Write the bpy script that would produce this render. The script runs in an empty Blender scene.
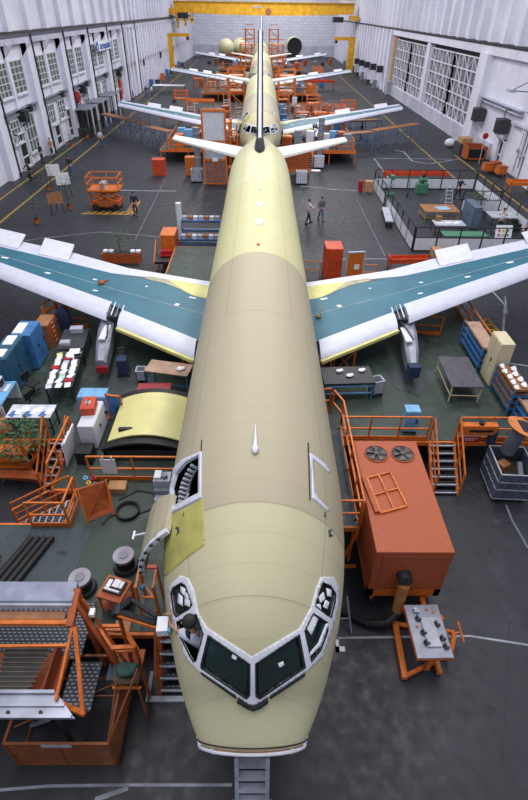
import bpy, bmesh, math, random
from mathutils import Vector, Matrix, Euler, geometry
from mathutils.bvhtree import BVHTree
random.seed(7)
SC = bpy.context.scene
COL = SC.collection
PI = math.pi
# ------------------------------------------------------------------ camera
F = 505.0
pitch = math.atan(392 / 505); psi = -math.radians(.67); rho = math.radians(.8)
CAM = Vector((0, 0, 12.9))
ROT = (Matrix.Rotation(psi, 3, 'Z') @ Matrix.Rotation(PI / 2 - pitch, 3, 'X') @ Matrix.Rotation(rho, 3, 'Z'))
cd = bpy.data.cameras.new('camera'); cam = bpy.data.objects.new('camera', cd); COL.objects.link(cam)
cam.matrix_world = Matrix.Translation(CAM) @ ROT.to_4x4()
cd.sensor_fit = 'VERTICAL'; cd.sensor_height = 36; cd.lens = 36 * F / 800; cd.clip_end = 1000
SC.camera = cam
def ray(x, y):
    return (ROT @ Vector(((x - 264) / F, -(y - 400) / F, -1.0))).normalized()
def P(x, y, z):          # where the sight line through a measured point meets height z
    d = ray(x, y); return CAM + d * ((z - CAM.z) / d.z)

# ------------------------------------------------------------------ materials
def lin(v): return v / 12.92 if v <= .04045 else ((v + .055) / 1.055) ** 2.4
def hx(s):
    s = s.lstrip('#'); return tuple(lin(int(s[i:i + 2], 16) / 255) for i in (0, 2, 4)) + (1,)
MATS = {}
def mat(name, col, rough=.6, metal=0, var=.18, scale=3.0, bump=0.0, col2=None, coat=0):
    if name in MATS: return MATS[name]
    m = bpy.data.materials.new(name); m.use_nodes = True
    nt = m.node_tree; b = nt.nodes['Principled BSDF']
    b.inputs['Roughness'].default_value = rough; b.inputs['Metallic'].default_value = metal
    tc = nt.nodes.new('ShaderNodeTexCoord'); n = nt.nodes.new('ShaderNodeTexNoise')
    n.inputs['Scale'].default_value = scale; n.inputs['Detail'].default_value = 5
    nt.links.new(tc.outputs['Object'], n.inputs['Vector'])
    r = nt.nodes.new('ShaderNodeValToRGB'); c = hx(col)
    d = hx(col2) if col2 else tuple(x * (1 - var) for x in c[:3]) + (1,)
    e = c if col2 else tuple(min(1, x * (1 + var)) for x in c[:3]) + (1,)
    r.color_ramp.elements[0].position = .35; r.color_ramp.elements[1].position = .65
    r.color_ramp.elements[0].color = d; r.color_ramp.elements[1].color = e
    nt.links.new(n.outputs['Fac'], r.inputs['Fac']); nt.links.new(r.outputs['Color'], b.inputs['Base Color'])
    if coat: b.inputs['Coat Weight'].default_value = coat
    if bump:
        bp = nt.nodes.new('ShaderNodeBump'); bp.inputs['Strength'].default_value = bump; bp.inputs['Distance'].default_value = .02
        nt.links.new(n.outputs['Fac'], bp.inputs['Height']); nt.links.new(bp.outputs['Normal'], b.inputs['Normal'])
    MATS[name] = m; return m
ORANGE = mat('orange paint', '#cc6a22', .5, scale=6); DKORANGE = mat('worn orange paint', '#a04c20', .6, scale=4)
RUST = mat('red oxide paint', '#a5502f', .6, scale=14, var=.1); REDOR = mat('red orange paint', '#bf4420', .5)
RED = mat('red paint', '#a81a22', .45); YELLOW = mat('crane yellow', '#d9a21c', .5, scale=1)
WHITE = mat('white paint', '#d3d4e0', .5, var=.06); SLATW = mat('slat white', '#c9cbdd', .4, var=.05)
PAPER = mat('paper', '#e6e6ee', .8, var=.04); BLACK = mat('black rubber', '#15161a', .6); DKMETAL = mat('dark steel', '#2c2e34', .5, .3)
GREY = mat('grey paint', '#7d8290', .5); LGREY = mat('light grey paint', '#a9adbb', .5); ALU = mat('bare aluminium', '#a0a3b3', .35, .6, scale=2)
BLUE = mat('blue paint', '#3c6ea8', .5); LBLUE = mat('light blue paint', '#6fa6d2', .5); DKBLUE = mat('dark teal blue paint', '#23506c', .5)
NAVY = mat('navy cloth', '#20304f', .8); SCAFF = mat('scaffold blue', '#4a6d96', .5); BROWN = mat('plywood', '#96643f', .7, scale=5); WOODD = mat('worn bench board', '#a38573', .8)
CARDB = mat('cardboard', '#b08560', .9); TAN = mat('tan panel', '#9a6a4a', .7); CREAM = mat('cream cabinet', '#c9bda0', .6, var=.05)
PLANTM = mat('leaf green', '#3a5c3a', .8, scale=20, var=.5); POT = mat('terracotta', '#b4632c', .8); TRUNK = mat('bark', '#57402c', .9)
GRNM = mat('machine green', '#3f7a5e', .5); SKIN = mat('skin', '#b98468', .6, var=.05); HAIR = mat('dark hair', '#16120f', .7)
YEL = mat('zinc primer yellow', '#d0ca80', .5, var=.12, scale=2); PALEY = mat('pale yellow panel', '#cfc98a', .5, var=.06, scale=2); TEAL0 = mat('teal sealant', '#1c6c80', .6, scale=1.5, var=.2)
BEIGE = mat('primer beige', '#a39b84', .5, var=.06); DKGLASS = mat('dark interior', '#0c1412', .5); CHARC = mat('charcoal', '#3b3c42', .7)
HATCH = mat('hatch yellow', '#c8982a', .7)
def sm(name, col, **k): return mat(name, col, **k)

def glass(name, tint, alpha):
    m = bpy.data.materials.new(name); m.use_nodes = True; nt = m.node_tree; nt.nodes.clear()
    o = nt.nodes.new('ShaderNodeOutputMaterial'); mx = nt.nodes.new('ShaderNodeMixShader'); mx.inputs[0].default_value = alpha
    t = nt.nodes.new('ShaderNodeBsdfTransparent'); t.inputs[0].default_value = hx(tint)
    g = nt.nodes.new('ShaderNodeBsdfPrincipled'); g.inputs['Base Color'].default_value = hx('#16302f'); g.inputs['Roughness'].default_value = .08
    nt.links.new(t.outputs[0], mx.inputs[1]); nt.links.new(g.outputs[0], mx.inputs[2]); nt.links.new(mx.outputs[0], o.inputs[0]); return m
COCKGL = glass('tinted windscreen glass', '#7fa6a0', .55)
WALLGL = glass('window glass', '#8fa5a0', .6)

def nodes_mat(name, rough=.6):
    m = bpy.data.materials.new(name); m.use_nodes = True; nt = m.node_tree; b = nt.nodes['Principled BSDF']; b.inputs['Roughness'].default_value = rough
    return m, nt, b
def mth(nt, op, a, b=None):
    n = nt.nodes.new('ShaderNodeMath'); n.operation = op
    for i, v in enumerate((a, b)):
        if v is None: continue
        if isinstance(v, (int, float)): n.inputs[i].default_value = v
        else: nt.links.new(v, n.inputs[i])
    return n.outputs[0]
def mixc(nt, fac, a, b):
    n = nt.nodes.new('ShaderNodeMix'); n.data_type = 'RGBA'
    if isinstance(fac, (int, float)): n.inputs[0].default_value = fac
    else: nt.links.new(fac, n.inputs[0])
    for i, v in ((6, a), (7, b)):
        if isinstance(v, tuple): n.inputs[i].default_value = v
        else: nt.links.new(v, n.inputs[i])
    return n.outputs[2]
def noise(nt, vec, scale, detail=5, lo=.35, hi=.65):
    n = nt.nodes.new('ShaderNodeTexNoise'); n.inputs['Scale'].default_value = scale; n.inputs['Detail'].default_value = detail
    nt.links.new(vec, n.inputs['Vector']); r = nt.nodes.new('ShaderNodeMapRange'); r.inputs[1].default_value = lo; r.inputs[2].default_value = hi
    nt.links.new(n.outputs['Fac'], r.inputs[0]); return r.outputs[0]
def floor_mat(name, c1, c2, c3, slabs, stain):
    m, nt, b = nodes_mat(name, .55)
    tc = nt.nodes.new('ShaderNodeTexCoord').outputs['Object']
    a = noise(nt, tc, .22, 6); f = noise(nt, tc, 3.2, 8, .3, .7); g = noise(nt, tc, .8, 12, .55, .72)
    c = mixc(nt, a, hx(c1), hx(c2)); c = mixc(nt, mth(nt, 'MULTIPLY', f, .35), c, hx(c3)); c = mixc(nt, mth(nt, 'MULTIPLY', g, stain), c, hx('#6c6e7c'))
    g2 = noise(nt, tc, .5, 12, .6, .72); c = mixc(nt, mth(nt, 'MULTIPLY', g2, .5), c, hx('#17181c'))
    sp = noise(nt, tc, 2.1, 2, .68, .73); c = mixc(nt, mth(nt, 'MULTIPLY', sp, .7), c, hx('#121317'))
    if slabs:
        mp = nt.nodes.new('ShaderNodeMapping'); mp.inputs['Rotation'].default_value = (0, 0, .5); nt.links.new(tc, mp.inputs[0])
        vo = nt.nodes.new('ShaderNodeTexVoronoi'); vo.feature = 'DISTANCE_TO_EDGE'; vo.voronoi_dimensions = '2D'; vo.inputs['Scale'].default_value = 1 / slabs; vo.inputs['Randomness'].default_value = .45
        nt.links.new(mp.outputs[0], vo.inputs['Vector']); cr = mth(nt, 'LESS_THAN', vo.outputs['Distance'], .0035); c = mixc(nt, mth(nt, 'MULTIPLY', cr, .6), c, hx('#0d0e11'))
    nt.links.new(c, b.inputs['Base Color']); nt.links.new(mth(nt, 'ADD', mth(nt, 'MULTIPLY', f, .25), .42), b.inputs['Roughness'])
    return m
FLOORM = floor_mat('dark asphalt floor', '#25262f', '#1d1e25', '#31323e', 3.6, .12)
DECKM = floor_mat('worn green deck paint', '#2c3b34', '#222e28', '#44574d', 0, .22)
DECKG = floor_mat('grey green deck sheet', '#35444a', '#2b383d', '#44535a', 0, .15)

def skin_mat():
    m, nt, b = nodes_mat('primed fuselage skin', .55)
    tc = nt.nodes.new('ShaderNodeTexCoord').outputs['Object']; sp = nt.nodes.new('ShaderNodeSeparateXYZ'); nt.links.new(tc, sp.inputs[0])
    X, Y, Z = sp.outputs
    aft = mth(nt, 'GREATER_THAN', Y, 17.75); c = mixc(nt, aft, hx('#aaa089'), hx('#c6c294'))
    nose = mth(nt, 'LESS_THAN', Y, 6.15); c = mixc(nt, nose, c, hx('#bfb898'))
    aft2 = mth(nt, 'GREATER_THAN', Y, 27.5); c = mixc(nt, aft2, c, hx('#cbc99e'))
    n1 = noise(nt, tc, 1.3, 6); c = mixc(nt, mth(nt, 'MULTIPLY', n1, .12), c, hx('#a09a74'))
    n3 = noise(nt, tc, 45, 3); c = mixc(nt, mth(nt, 'MULTIPLY', n3, .12), c, hx('#8d8668'))
    line = None
    for y0, w in ((6.15, .012), (13.3, .012), (17.75, .014), (27.5, .014), (4.55, .008), (31.5, .01)):
        l = mth(nt, 'LESS_THAN', mth(nt, 'ABSOLUTE', mth(nt, 'SUBTRACT', Y, y0)), w); line = l if line is None else mth(nt, 'MAXIMUM', line, l)
    ang = mth(nt, 'ARCTAN2', X, mth(nt, 'SUBTRACT', Z, 3.84))
    for a0 in (-.5, .5, -.78, .78):
        l = mth(nt, 'LESS_THAN', mth(nt, 'ABSOLUTE', mth(nt, 'SUBTRACT', ang, a0)), .005); l = mth(nt, 'MULTIPLY', l, mth(nt, 'GREATER_THAN' if abs(a0) < .6 else 'LESS_THAN', Y, 13.3)); line = mth(nt, 'MAXIMUM', line, l)
    c = mixc(nt, mth(nt, 'MULTIPLY', line, .45), c, hx('#5c5848'))
    # rivet rows, faint
    rv = mth(nt, 'LESS_THAN', mth(nt, 'ABSOLUTE', mth(nt, 'SUBTRACT', mth(nt, 'FRACT', mth(nt, 'MULTIPLY', Y, 1.88)), .5)), .03)
    c = mixc(nt, mth(nt, 'MULTIPLY', rv, .10), c, hx('#6f6a55'))
    nt.links.new(c, b.inputs['Base Color']); return m
SKINM = skin_mat()
def teal_mat():
    m, nt, b = nodes_mat('teal wing skin', .5)
    tc = nt.nodes.new('ShaderNodeTexCoord').outputs['Object']; n1 = noise(nt, tc, .8, 6); n2 = noise(nt, tc, 9, 6, .5, .8)
    c = mixc(nt, n1, hx('#23687c'), hx('#1b5a72')); c = mixc(nt, mth(nt, 'MULTIPLY', n2, .25), c, hx('#4f8f9c'))
    nt.links.new(c, b.inputs['Base Color']); return m
TEAL = teal_mat()
def cheq_mat():
    m, nt, b = nodes_mat('chequer plate', .4); b.inputs['Metallic'].default_value = .4
    tc = nt.nodes.new('ShaderNodeTexCoord').outputs['Object']; ck = nt.nodes.new('ShaderNodeTexBrick')
    ck.inputs['Scale'].default_value = 1; ck.inputs['Brick Width'].default_value = .12; ck.inputs['Row Height'].default_value = .08; ck.inputs['Mortar Size'].default_value = .025
    nt.links.new(tc, ck.inputs['Vector']); c = mixc(nt, ck.outputs['Fac'], hx('#747887'), hx('#2a2c32')); nt.links.new(c, b.inputs['Base Color']); return m
CHEQ = cheq_mat()
def wall_mat(name, a, bcol, stain=.3, lower=None):
    m, nt, b = nodes_mat(name, .7)
    tc = nt.nodes.new('ShaderNodeTexCoord').outputs['Object']; n1 = noise(nt, tc, .35, 6); n2 = noise(nt, tc, 2.5, 6, .5, .75)
    mp = nt.nodes.new('ShaderNodeMapping'); mp.inputs['Scale'].default_value = (1.5, 1.5, .12); nt.links.new(tc, mp.inputs[0]); n3 = noise(nt, mp.outputs[0], 1.2, 6, .5, .8)
    c = mixc(nt, n1, hx(a), hx(bcol)); c = mixc(nt, mth(nt, 'MULTIPLY', n2, stain), c, hx('#9c9cae')); c = mixc(nt, mth(nt, 'MULTIPLY', n3, stain), c, hx('#8a8a9a'))
    nt.links.new(c, b.inputs['Base Color']); return m
WALLM = wall_mat('white wall paint', '#e4e4f2', '#d8d8ea', .2); WALLD = wall_mat('dirty white wall', '#c9c9da', '#b6b6c9', .5)
def back_mat():
    m, nt, b = nodes_mat('back wall panels', .7); tc = nt.nodes.new('ShaderNodeTexCoord').outputs['Object']
    mp = nt.nodes.new('ShaderNodeMapping'); mp.inputs['Rotation'].default_value = (PI / 2, 0, 0); nt.links.new(tc, mp.inputs[0])
    br = nt.nodes.new('ShaderNodeTexBrick'); br.offset = .5; br.inputs['Scale'].default_value = 1; br.inputs['Brick Width'].default_value = 1.6; br.inputs['Row Height'].default_value = .8; br.inputs['Mortar Size'].default_value = .05
    br.inputs['Color1'].default_value = hx('#e2e4f2'); br.inputs['Color2'].default_value = hx('#d4d7e8'); br.inputs['Mortar'].default_value = hx('#b4b7cb')
    nt.links.new(mp.outputs[0], br.inputs['Vector']); nt.links.new(br.outputs['Color'], b.inputs['Base Color']); return m
BACKM = back_mat()

# ------------------------------------------------------------------ mesh helpers
class MB:
    def __init__(s): s.bm = bmesh.new()
    def box(s, c, d, rz=0, rx=0, ry=0):
        r = bmesh.ops.create_cube(s.bm, size=1); M = Matrix.Translation(c) @ Euler((rx, ry, rz)).to_matrix().to_4x4() @ Matrix.Diagonal((d[0], d[1], d[2], 1))
        bmesh.ops.transform(s.bm, matrix=M, verts=r['verts']); return s
    def bb(s, x0, x1, y0, y1, z0, z1): return s.box(((x0 + x1) / 2, (y0 + y1) / 2, (z0 + z1) / 2), (abs(x1 - x0), abs(y1 - y0), abs(z1 - z0)))
    def cyl(s, a, b, r, r2=None, seg=12):
        a = Vector(a); b = Vector(b); d = b - a
        if d.length < 1e-6: return s
        q = Vector((0, 0, 1)).rotation_difference(d.normalized()).to_matrix().to_4x4()
        o = bmesh.ops.create_cone(s.bm, cap_ends=True, segments=seg, radius1=r, radius2=r if r2 is None else r2, depth=d.length)
        bmesh.ops.transform(s.bm, matrix=Matrix.Translation((a + b) / 2) @ q, verts=o['verts']); return s
    def bar(s, a, b, w=.04):
        a = Vector(a); b = Vector(b); d = b - a
        q = d.to_track_quat('Z', 'Y').to_matrix().to_4x4(); o = bmesh.ops.create_cube(s.bm, size=1)
        bmesh.ops.transform(s.bm, matrix=Matrix.Translation((a + b) / 2) @ q @ Matrix.Diagonal((w, w, d.length, 1)), verts=o['verts']); return s
    def path(s, pts, r, seg=8):
        for a, b in zip(pts, pts[1:]): s.cyl(a, b, r, seg=seg)
        return s
    def sph(s, c, r, sc=(1, 1, 1), seg=14):
        o = bmesh.ops.create_uvsphere(s.bm, u_segments=seg, v_segments=max(6, seg // 2), radius=r)
        bmesh.ops.transform(s.bm, matrix=Matrix.Translation(c) @ Matrix.Diagonal((sc[0], sc[1], sc[2], 1)), verts=o['verts']); return s
    def prism(s, poly, z0, z1):
        lo = [s.bm.verts.new((p[0], p[1], z0)) for p in poly]; hi = [s.bm.verts.new((p[0], p[1], z1)) for p in poly]
        n = len(poly); s.bm.faces.new(lo[::-1]); s.bm.faces.new(hi)
        for i in range(n): s.bm.faces.new((lo[i], lo[(i + 1) % n], hi[(i + 1) % n], hi[i]))
        return s
    def hull(s, lo, hi):      # two loops of 3-d points
        a = [s.bm.verts.new(p) for p in lo]; b = [s.bm.verts.new(p) for p in hi]; n = len(a)
        s.bm.faces.new(a[::-1]); s.bm.faces.new(b)
        for i in range(n): s.bm.faces.new((a[i], a[(i + 1) % n], b[(i + 1) % n], b[i]))
        return s
    def loft(s, rings, caps=True, close=True):
        R = [[s.bm.verts.new(p) for p in r] for r in rings]; n = len(R[0])
        for A, B in zip(R, R[1:]):
            for i in range(n if close else n - 1): s.bm.faces.new((A[i], A[(i + 1) % n], B[(i + 1) % n], B[i]))
        if caps and close: s.bm.faces.new(R[0][::-1]); s.bm.faces.new(R[-1])
        return s
    def build(s, name, m, parent=None, smooth=False, bevel=0):
        if smooth == 'auto' or smooth:
            for f in s.bm.faces: f.smooth = True
        bmesh.ops.recalc_face_normals(s.bm, faces=s.bm.faces)
        me = bpy.data.meshes.new(name); s.bm.to_mesh(me); s.bm.free()
        me.materials.append(m)
        if smooth: me.set_sharp_from_angle(angle=math.radians(40))
        o = bpy.data.objects.new(name, me); COL.objects.link(o)
        if parent: o.parent = parent
        if bevel:
            b = o.modifiers.new('b', 'BEVEL'); b.width = bevel; b.segments = 2; b.limit_method = 'ANGLE'
        return o
def tag(o, label, cat, group=None, kind=None):
    o['label'] = label; o['category'] = cat
    if group: o['group'] = group
    if kind: o['kind'] = kind
    return o
def thing(name, label, cat, loc=(0, 0, 0), rz=0, group=None):
    o = bpy.data.objects.new(name, None); COL.objects.link(o); o.empty_display_size = .2
    o.location = loc; o.rotation_euler = (0, 0, rz); return tag(o, label, cat, group)
def struct(o): o['kind'] = 'structure'; return o
def boxp(par, name, m, *bs, bevel=0, label=None):   # a part made of boxes x0,x1,y0,y1,z0,z1
    b = MB()
    for q in bs: b.bb(*q)
    o = b.build(name, m, par, bevel=bevel)
    if label: o['label'] = label
    return o
def dup(root, loc, rz=None, label=None, group=None, par=None):
    r = root.copy(); COL.objects.link(r)
    if par is None:
        r.location = loc
        if rz is not None: r.rotation_euler = (0, 0, rz)
        if label: r['label'] = label
        if group: r['group'] = group
    else: r.parent = par
    for ch in list(root.children): dup(ch, None, par=r)
    return r

# ------------------------------------------------------------------ setting
DZ = 1.2
struct(MB().bb(-30, 32, -6, 210, -.3, 0).build('floor', FLOORM))
XL, XR, YB = -23.3, 25.0, 206
def trim(n, m, *bs): return struct(boxp(None, 'trim_%d' % n, m, *bs))
struct(boxp(None, 'wall_left', WALLM, (XL - .5, XL, 30, YB, 0, 22)))
struct(boxp(None, 'wall_back', BACKM, (XL, XR, YB, YB + .5, 0, 22)))
GY = [(68, 90), (91.6, 114)]
struct(boxp(None, 'wall_right', WALLM, (XR, XR + .6, 30, 68, 0, 22), (XR, XR + .6, 114, YB, 0, 22), (XR, XR + .6, 68, 114, 9.3, 22), (XR, XR + .6, 68, 114, 0, 1.6), (XR - .35, XR + .6, 90, 91.6, 1.6, 9.3)))
# upper bands on the side walls
tr = 1
trim(tr, WALLD, (XL, XL + .55, 30, YB, 10.0, 10.45)); tr += 1
trim(tr, DKMETAL, (XL, XL + .7, 30, YB, 10.75, 10.95)); tr += 1
trim(tr, GREY, (XL, XL + .3, 30, YB, 4.55, 4.75), (XL, XL + .4, 30, YB, 5.0, 5.06)); tr += 1
trim(tr, DKMETAL, (XR - .7, XR, 30, YB, 10.1, 10.3)); tr += 1
trim(tr, WALLM, (XR - .5, XR, 30, 116, 9.2, 10.0)); tr += 1
trim(tr, WALLD, (XR - .35, XR, 60, 115, 0, 1.6)); tr += 1
# ribs of upper cladding
b = MB()
y = 36
while y < YB:
    b.bb(XL, XL + .5, y, y + .7, 10.95, 22); y += 5.1 if y < 105 else 3.4
struct(b.build('trim_%d' % tr, WALLM)); tr += 1
b = MB(); y = 36
while y < YB:
    b.prism([(XR, y), (XR - .7, y + .3), (XR - .7, y + .9), (XR, y + 1.3)], 10.3, 22); y += 3.7
struct(b.build('trim_%d' % tr, WALLM)); tr += 1
# pilasters and brackets, left
b = MB(); b2 = MB()
for k in range(-3, 5):
    y0 = 62.4 + 10.2 * k
    for yy in (y0 + 7.3, y0 + 2.75):
        w = 1.3 if yy > y0 + 5 else .45
        b.bb(XL, XL + (.55 if w > 1 else .2), yy, yy + w, 0 if w > 1 else 5.0, 10.0)
        b.hull([(XL, yy, 10), (XL + 1.0, yy, 10), (XL, yy, 8.9)], [(XL, yy + .3, 10), (XL + 1.0, yy + .3, 10), (XL, yy + .3, 8.9)])
    b2.cyl((XL + .65, y0 + 8.75, 0), (XL + .65, y0 + 8.75, 10.7), .09, seg=8)
    b2.bb(XL + .1, XL + .5, y0 + 5, y0 + 5.6, 4.5, 5.1)
for k in range(36):
    y0 = 104 + 2.8 * k
    b.bb(XL, XL + .6, y0, y0 + .8, 0, 10.0)
    b2.bb(XL + .1, XL + .5, y0 + 1.2, y0 + 1.9, 4.5, 4.95)
struct(b.build('trim_%d' % tr, WALLM)); tr += 1
struct(b2.build('trim_%d' % tr, DKMETAL)); tr += 1
# right pilasters beyond the big doors
b = MB()
for k in range(24): b.bb(XR - .9, XR, 116 + 3.8 * k, 117.2 + 3.8 * k, 0, 10)
b.bb(XR - .8, XR, 65.2, 67.6, 0, 9.3); b.bb(XR - .3, XR, 52.5, 53.2, 2.2, 9.3); b.bb(XR - .6, XR, 48, 50.5, 0, 10)
struct(b.build('trim_%d' % tr, WALLM)); tr += 1
trim(tr, WALLD, (XR - .5, XR, 54.5, 67, 5.0, 5.1), (XR - .5, XR, 54.5, 67, 5.35, 5.45), (XR - .4, XR, 44, 56, 4.2, 4.35)); tr += 1
trim(tr, mat('ochre panel', '#b08a4a', .6), (XR - .2, XR, 114, 115.6, 0, 9)); tr += 1
wn = [1]
def window(x, y0, y1, z0, z1, side, nx=3, nz=5, m=WHITE, depth=.14):
    e = bpy.data.objects.new('window_%d' % wn[0], None); COL.objects.link(e); e['kind'] = 'structure'; wn[0] += 1
    e.location = (x, y0, z0); w = y1 - y0; h = z1 - z0; s = side
    b = MB(); t = .09
    for q in ((0, t), (w - t, w)): b.bb(0, s * depth, q[0], q[1], 0, h)
    for q in ((0, t), (h - t, h)): b.bb(0, s * depth, 0, w, q[0], q[1])
    for i in range(1, nx): b.bb(0, s * depth * .8, w * i / nx - .035, w * i / nx + .035, 0, h)
    for i in range(1, nz): b.bb(0, s * depth * .7, 0, w, h * i / nz - .03, h * i / nz + .03)
    b.build('window_frame', m, e)
    boxp(e, 'window_glass', mat('window dark panes', '#55685f', .25, var=.35, scale=1.3), (s * .02, s * .05, .03, w - .03, .03, h - .03))
    boxp(e, 'window_sill', m, (0, s * .3, -.1, w + .1, -.12, 0))
    return e
for k in range(-3, 5):
    y0 = 62.4 + 10.2 * k
    window(XL, y0, y0 + 2.6, 6.1, 8.8, 1); window(XL, y0 + 3.4, y0 + 6.4, 6.1, 8.8, 1)
    window(XL, y0 + .2, y0 + 2.4, 2.4, 4.3, 1, 3, 3); window(XL, y0 + 3.6, y0 + 6.2, 1.0 if k % 2 else 2.4, 4.3, 1, 3, 3)
dn = [1]
def wall_door(x, y0, y1, h, side, m, pm):
    e = bpy.data.objects.new('door_%d' % dn[0], None); COL.objects.link(e); e['kind'] = 'structure'; dn[0] += 1; e.location = (x, y0, 0); w = y1 - y0; s = side
    boxp(e, 'door_frame', m, (0, s * .3, 0, .12, 0, h), (0, s * .3, w - .12, w, 0, h), (0, s * .3, 0, w, h - .12, h))
    boxp(e, 'door_leaf', m, (0, s * .14, .12, w - .12, 0, .3), (0, s * .14, .12, .24, .3, h - .1), (0, s * .14, w - .24, w - .12, .3, h - .1), (0, s * .14, .12, w - .12, 1.0, 1.12))
    boxp(e, 'door_glass', pm, (s * .02, s * .08, .2, w - .2, .2, h - .15))
    MB().cyl((s * .14, w - .3, 1), (s * .22, w - .3, 1), .03, seg=8).build('door_handle', DKMETAL, e)
for y0 in (53.0, 60.3, 63.2, 68.0): wall_door(XL, y0, y0 + 2.2, 3.2 if y0 != 63.2 else 2.3, 1, WHITE, DKGLASS)
wall_door(XR, 56.6, 58.0, 2.6, -1, WHITE, CHARC)
# big latticed hangar doors, right
for gi, (ya, yb) in enumerate(GY):
    nl = 2
    for j in range(nl):
        e = bpy.data.objects.new('window_%d' % wn[0], None); COL.objects.link(e); e['kind'] = 'structure'; wn[0] += 1
        e.location = (XR, ya, 1.6)
        W = (yb - ya) / nl; o = j * W; b = MB(); n = 6; H = 7.0
        for i in range(n + 1): b.bar((.1, o + W * i / n, 0), (.1, o + W * i / n, H), .24 if i in (0, n) else .13)
        for i in range(6): b.bar((.1, o, H * i / 5), (.1, o + W, H * i / 5), .14)
        for i in range(n):
            for q in range(5):
                zz = H * q / 5
                if (i + q) % 2: b.bar((.1, o + W * i / n, zz), (.1, o + W * (i + 1) / n, zz + H / 5), .07)
                elif q % 2 == 0: b.bar((.1, o + W * (i + 1) / n, zz), (.1, o + W * i / n, zz + H / 5), .07)
        b.build('window_lattice', WALLM, e)
        boxp(e, 'window_glass', mat('dull glazing', '#7c7a80', .35, var=.25, scale=.5), (.35, .4, o, o + W, 0, H))
    struct(boxp(None, 'trim_%d' % tr, CHARC, (XR + .45, XR + .6, ya, yb, 8.5, 9.4))); tr += 1
# painted floor lines
def strip(pts, w, m, z=.006):
    global tr
    b = MB()
    for a, c in zip(pts, pts[1:]):
        a = Vector((a[0], a[1], 0)); c = Vector((c[0], c[1], 0)); d = (c - a).normalized(); n = Vector((-d.y, d.x, 0)) * w / 2
        b.prism([a - n, c - n, c + n, a + n], 0, z)
    o = struct(b.build('trim_%d' % tr, m)); o.name = 'trim_%d' % tr; tr += 1
LINEY = mat('worn yellow line', '#a58a3c', .7, scale=2, col2='#7c6c40'); LINEW = mat('worn white line', '#a9acba', .7, scale=1.2, col2='#6f727e')
strip([(-19.5, 30), (-19.5, 190)], .22, LINEY); strip([(-21.8, 30), (-21.8, 190)], .2, LINEY)
strip([(18.9, 49.5), (18.9, 190)], .2, LINEY); strip([(21.9, 40), (21.9, 62)], .2, LINEY)
def pline(pts, w, m=LINEW): strip([tuple(P(x, y, 0)[:2]) for x, y in pts], w, m)
pline([(0, 790), (50, 786), (130, 785), (232, 785)], .055); pline([(95, 800), (128, 788)], .09)
pline([(338, 638), (400, 637), (470, 636), (528, 645)], .055)
pline([(116, 190), (150, 191), (176, 191)], .16); pline([(300, 186), (330, 189), (358, 191)], .14)
pline([(0, 246), (35, 239), (100, 232), (150, 236), (170, 239)], .12, mat('faint line', '#7b7d88', .7, scale=1, col2='#55565f'))
pline([(480, 282), (494, 293), (505, 305), (503, 333)], .11); pline([(507, 363), (528, 366)], .09)
pline([(395, 150), (404, 152), (412, 161), (430, 164), (452, 160)], .16); pline([(357, 200), (385, 256)], .06, MATS['faint line']); pline([(165, 180), (135, 240)], .06, MATS['faint line'])
pline([(505, 296), (507, 314)], .07); pline([(506, 505), (512, 520), (528, 548)], .07, MATS['faint line']); pline([(318, 262), (350, 259), (385, 259), (410, 263)], .1)
pline([(2, 483), (14, 468)], .07, MATS['faint line'])
strip([(12.4, 49.5), (12.4, 60), (22, 60)], .12, LINEW)
# deck
DP = {'L': [(-9.8, 12.87), (-6.3, 12.87), (-6.3, 10.6), (-5.5, 10.6), (-5.5, 9.2), (-10.4, 9.2), (-10.4, 6.1), (-1.75, 6.1), (-1.75, 30.5), (-5.2, 30.5), (-5.2, 23.8), (-9.8, 23.8)],
      'R': [(1.75, 12.87), (9.8, 12.87), (9.8, 23.6), (4.6, 23.6), (4.6, 24.6), (1.75, 24.6)]}
for k in range(4):
    dy = 44.3 * k
    for s, poly in DP.items():
        q = [(x, y + dy) for x, y in poly]
        if k and s == 'L': q = [(-10.4, 12.87 + dy), (-1.75, 12.87 + dy), (-1.75, 24 + dy), (-10.4, 24 + dy)]
        if k and s == 'R': q = [(1.75, 12.87 + dy), (9.8, 12.87 + dy), (9.8, 24 + dy), (1.75, 24 + dy)]
        o = struct(MB().prism(q, DZ - .12, DZ).build('floor_deck', DECKM))
        bb_ = MB()
        for (a, c) in zip(q, q[1:] + q[:1]):
            bb_.bar((a[0], a[1], DZ - .1), (c[0], c[1], DZ - .1), .16)
            L = (Vector(c) - Vector(a)).length; n = max(1, int(L / 2.5))
            for i in range(n):
                p = Vector(a).lerp(Vector(c), i / n); bb_.bar((p.x, p.y, 0), (p.x, p.y, DZ - .15), .09)
        struct(bb_.build('trim_%d' % tr, ORANGE)); tr += 1
struct(MB().prism([(-6.1, 9.1), (-10.3, 9.1), (-10.3, 6.2), (-4.9, 6.2), (-4.7, 9.1)], DZ, DZ + .008).build('floor_deck_sheet', DECKG))

# dark rubber mats and stains on the deck
STAIN = mat('dark oily sheet', '#33383c', .4, scale=2)
tag(MB().prism([(5.25, 17.3), (6.5, 17.5), (6.75, 16.4), (6.1, 15.4), (5.3, 15.9)], DZ, DZ + .012).build('drip_mat', STAIN), 'dark drip mat on the green deck under the right engine pylon', 'mat')
tag(MB().prism([(-6.1, 17.2), (-5.0, 17.2), (-4.9, 15.6), (-5.3, 14.9), (-6.2, 15.2)], DZ, DZ + .012).build('drip_mat', STAIN), 'dark drip mat on the green deck under the left engine pylon', 'mat')

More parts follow.
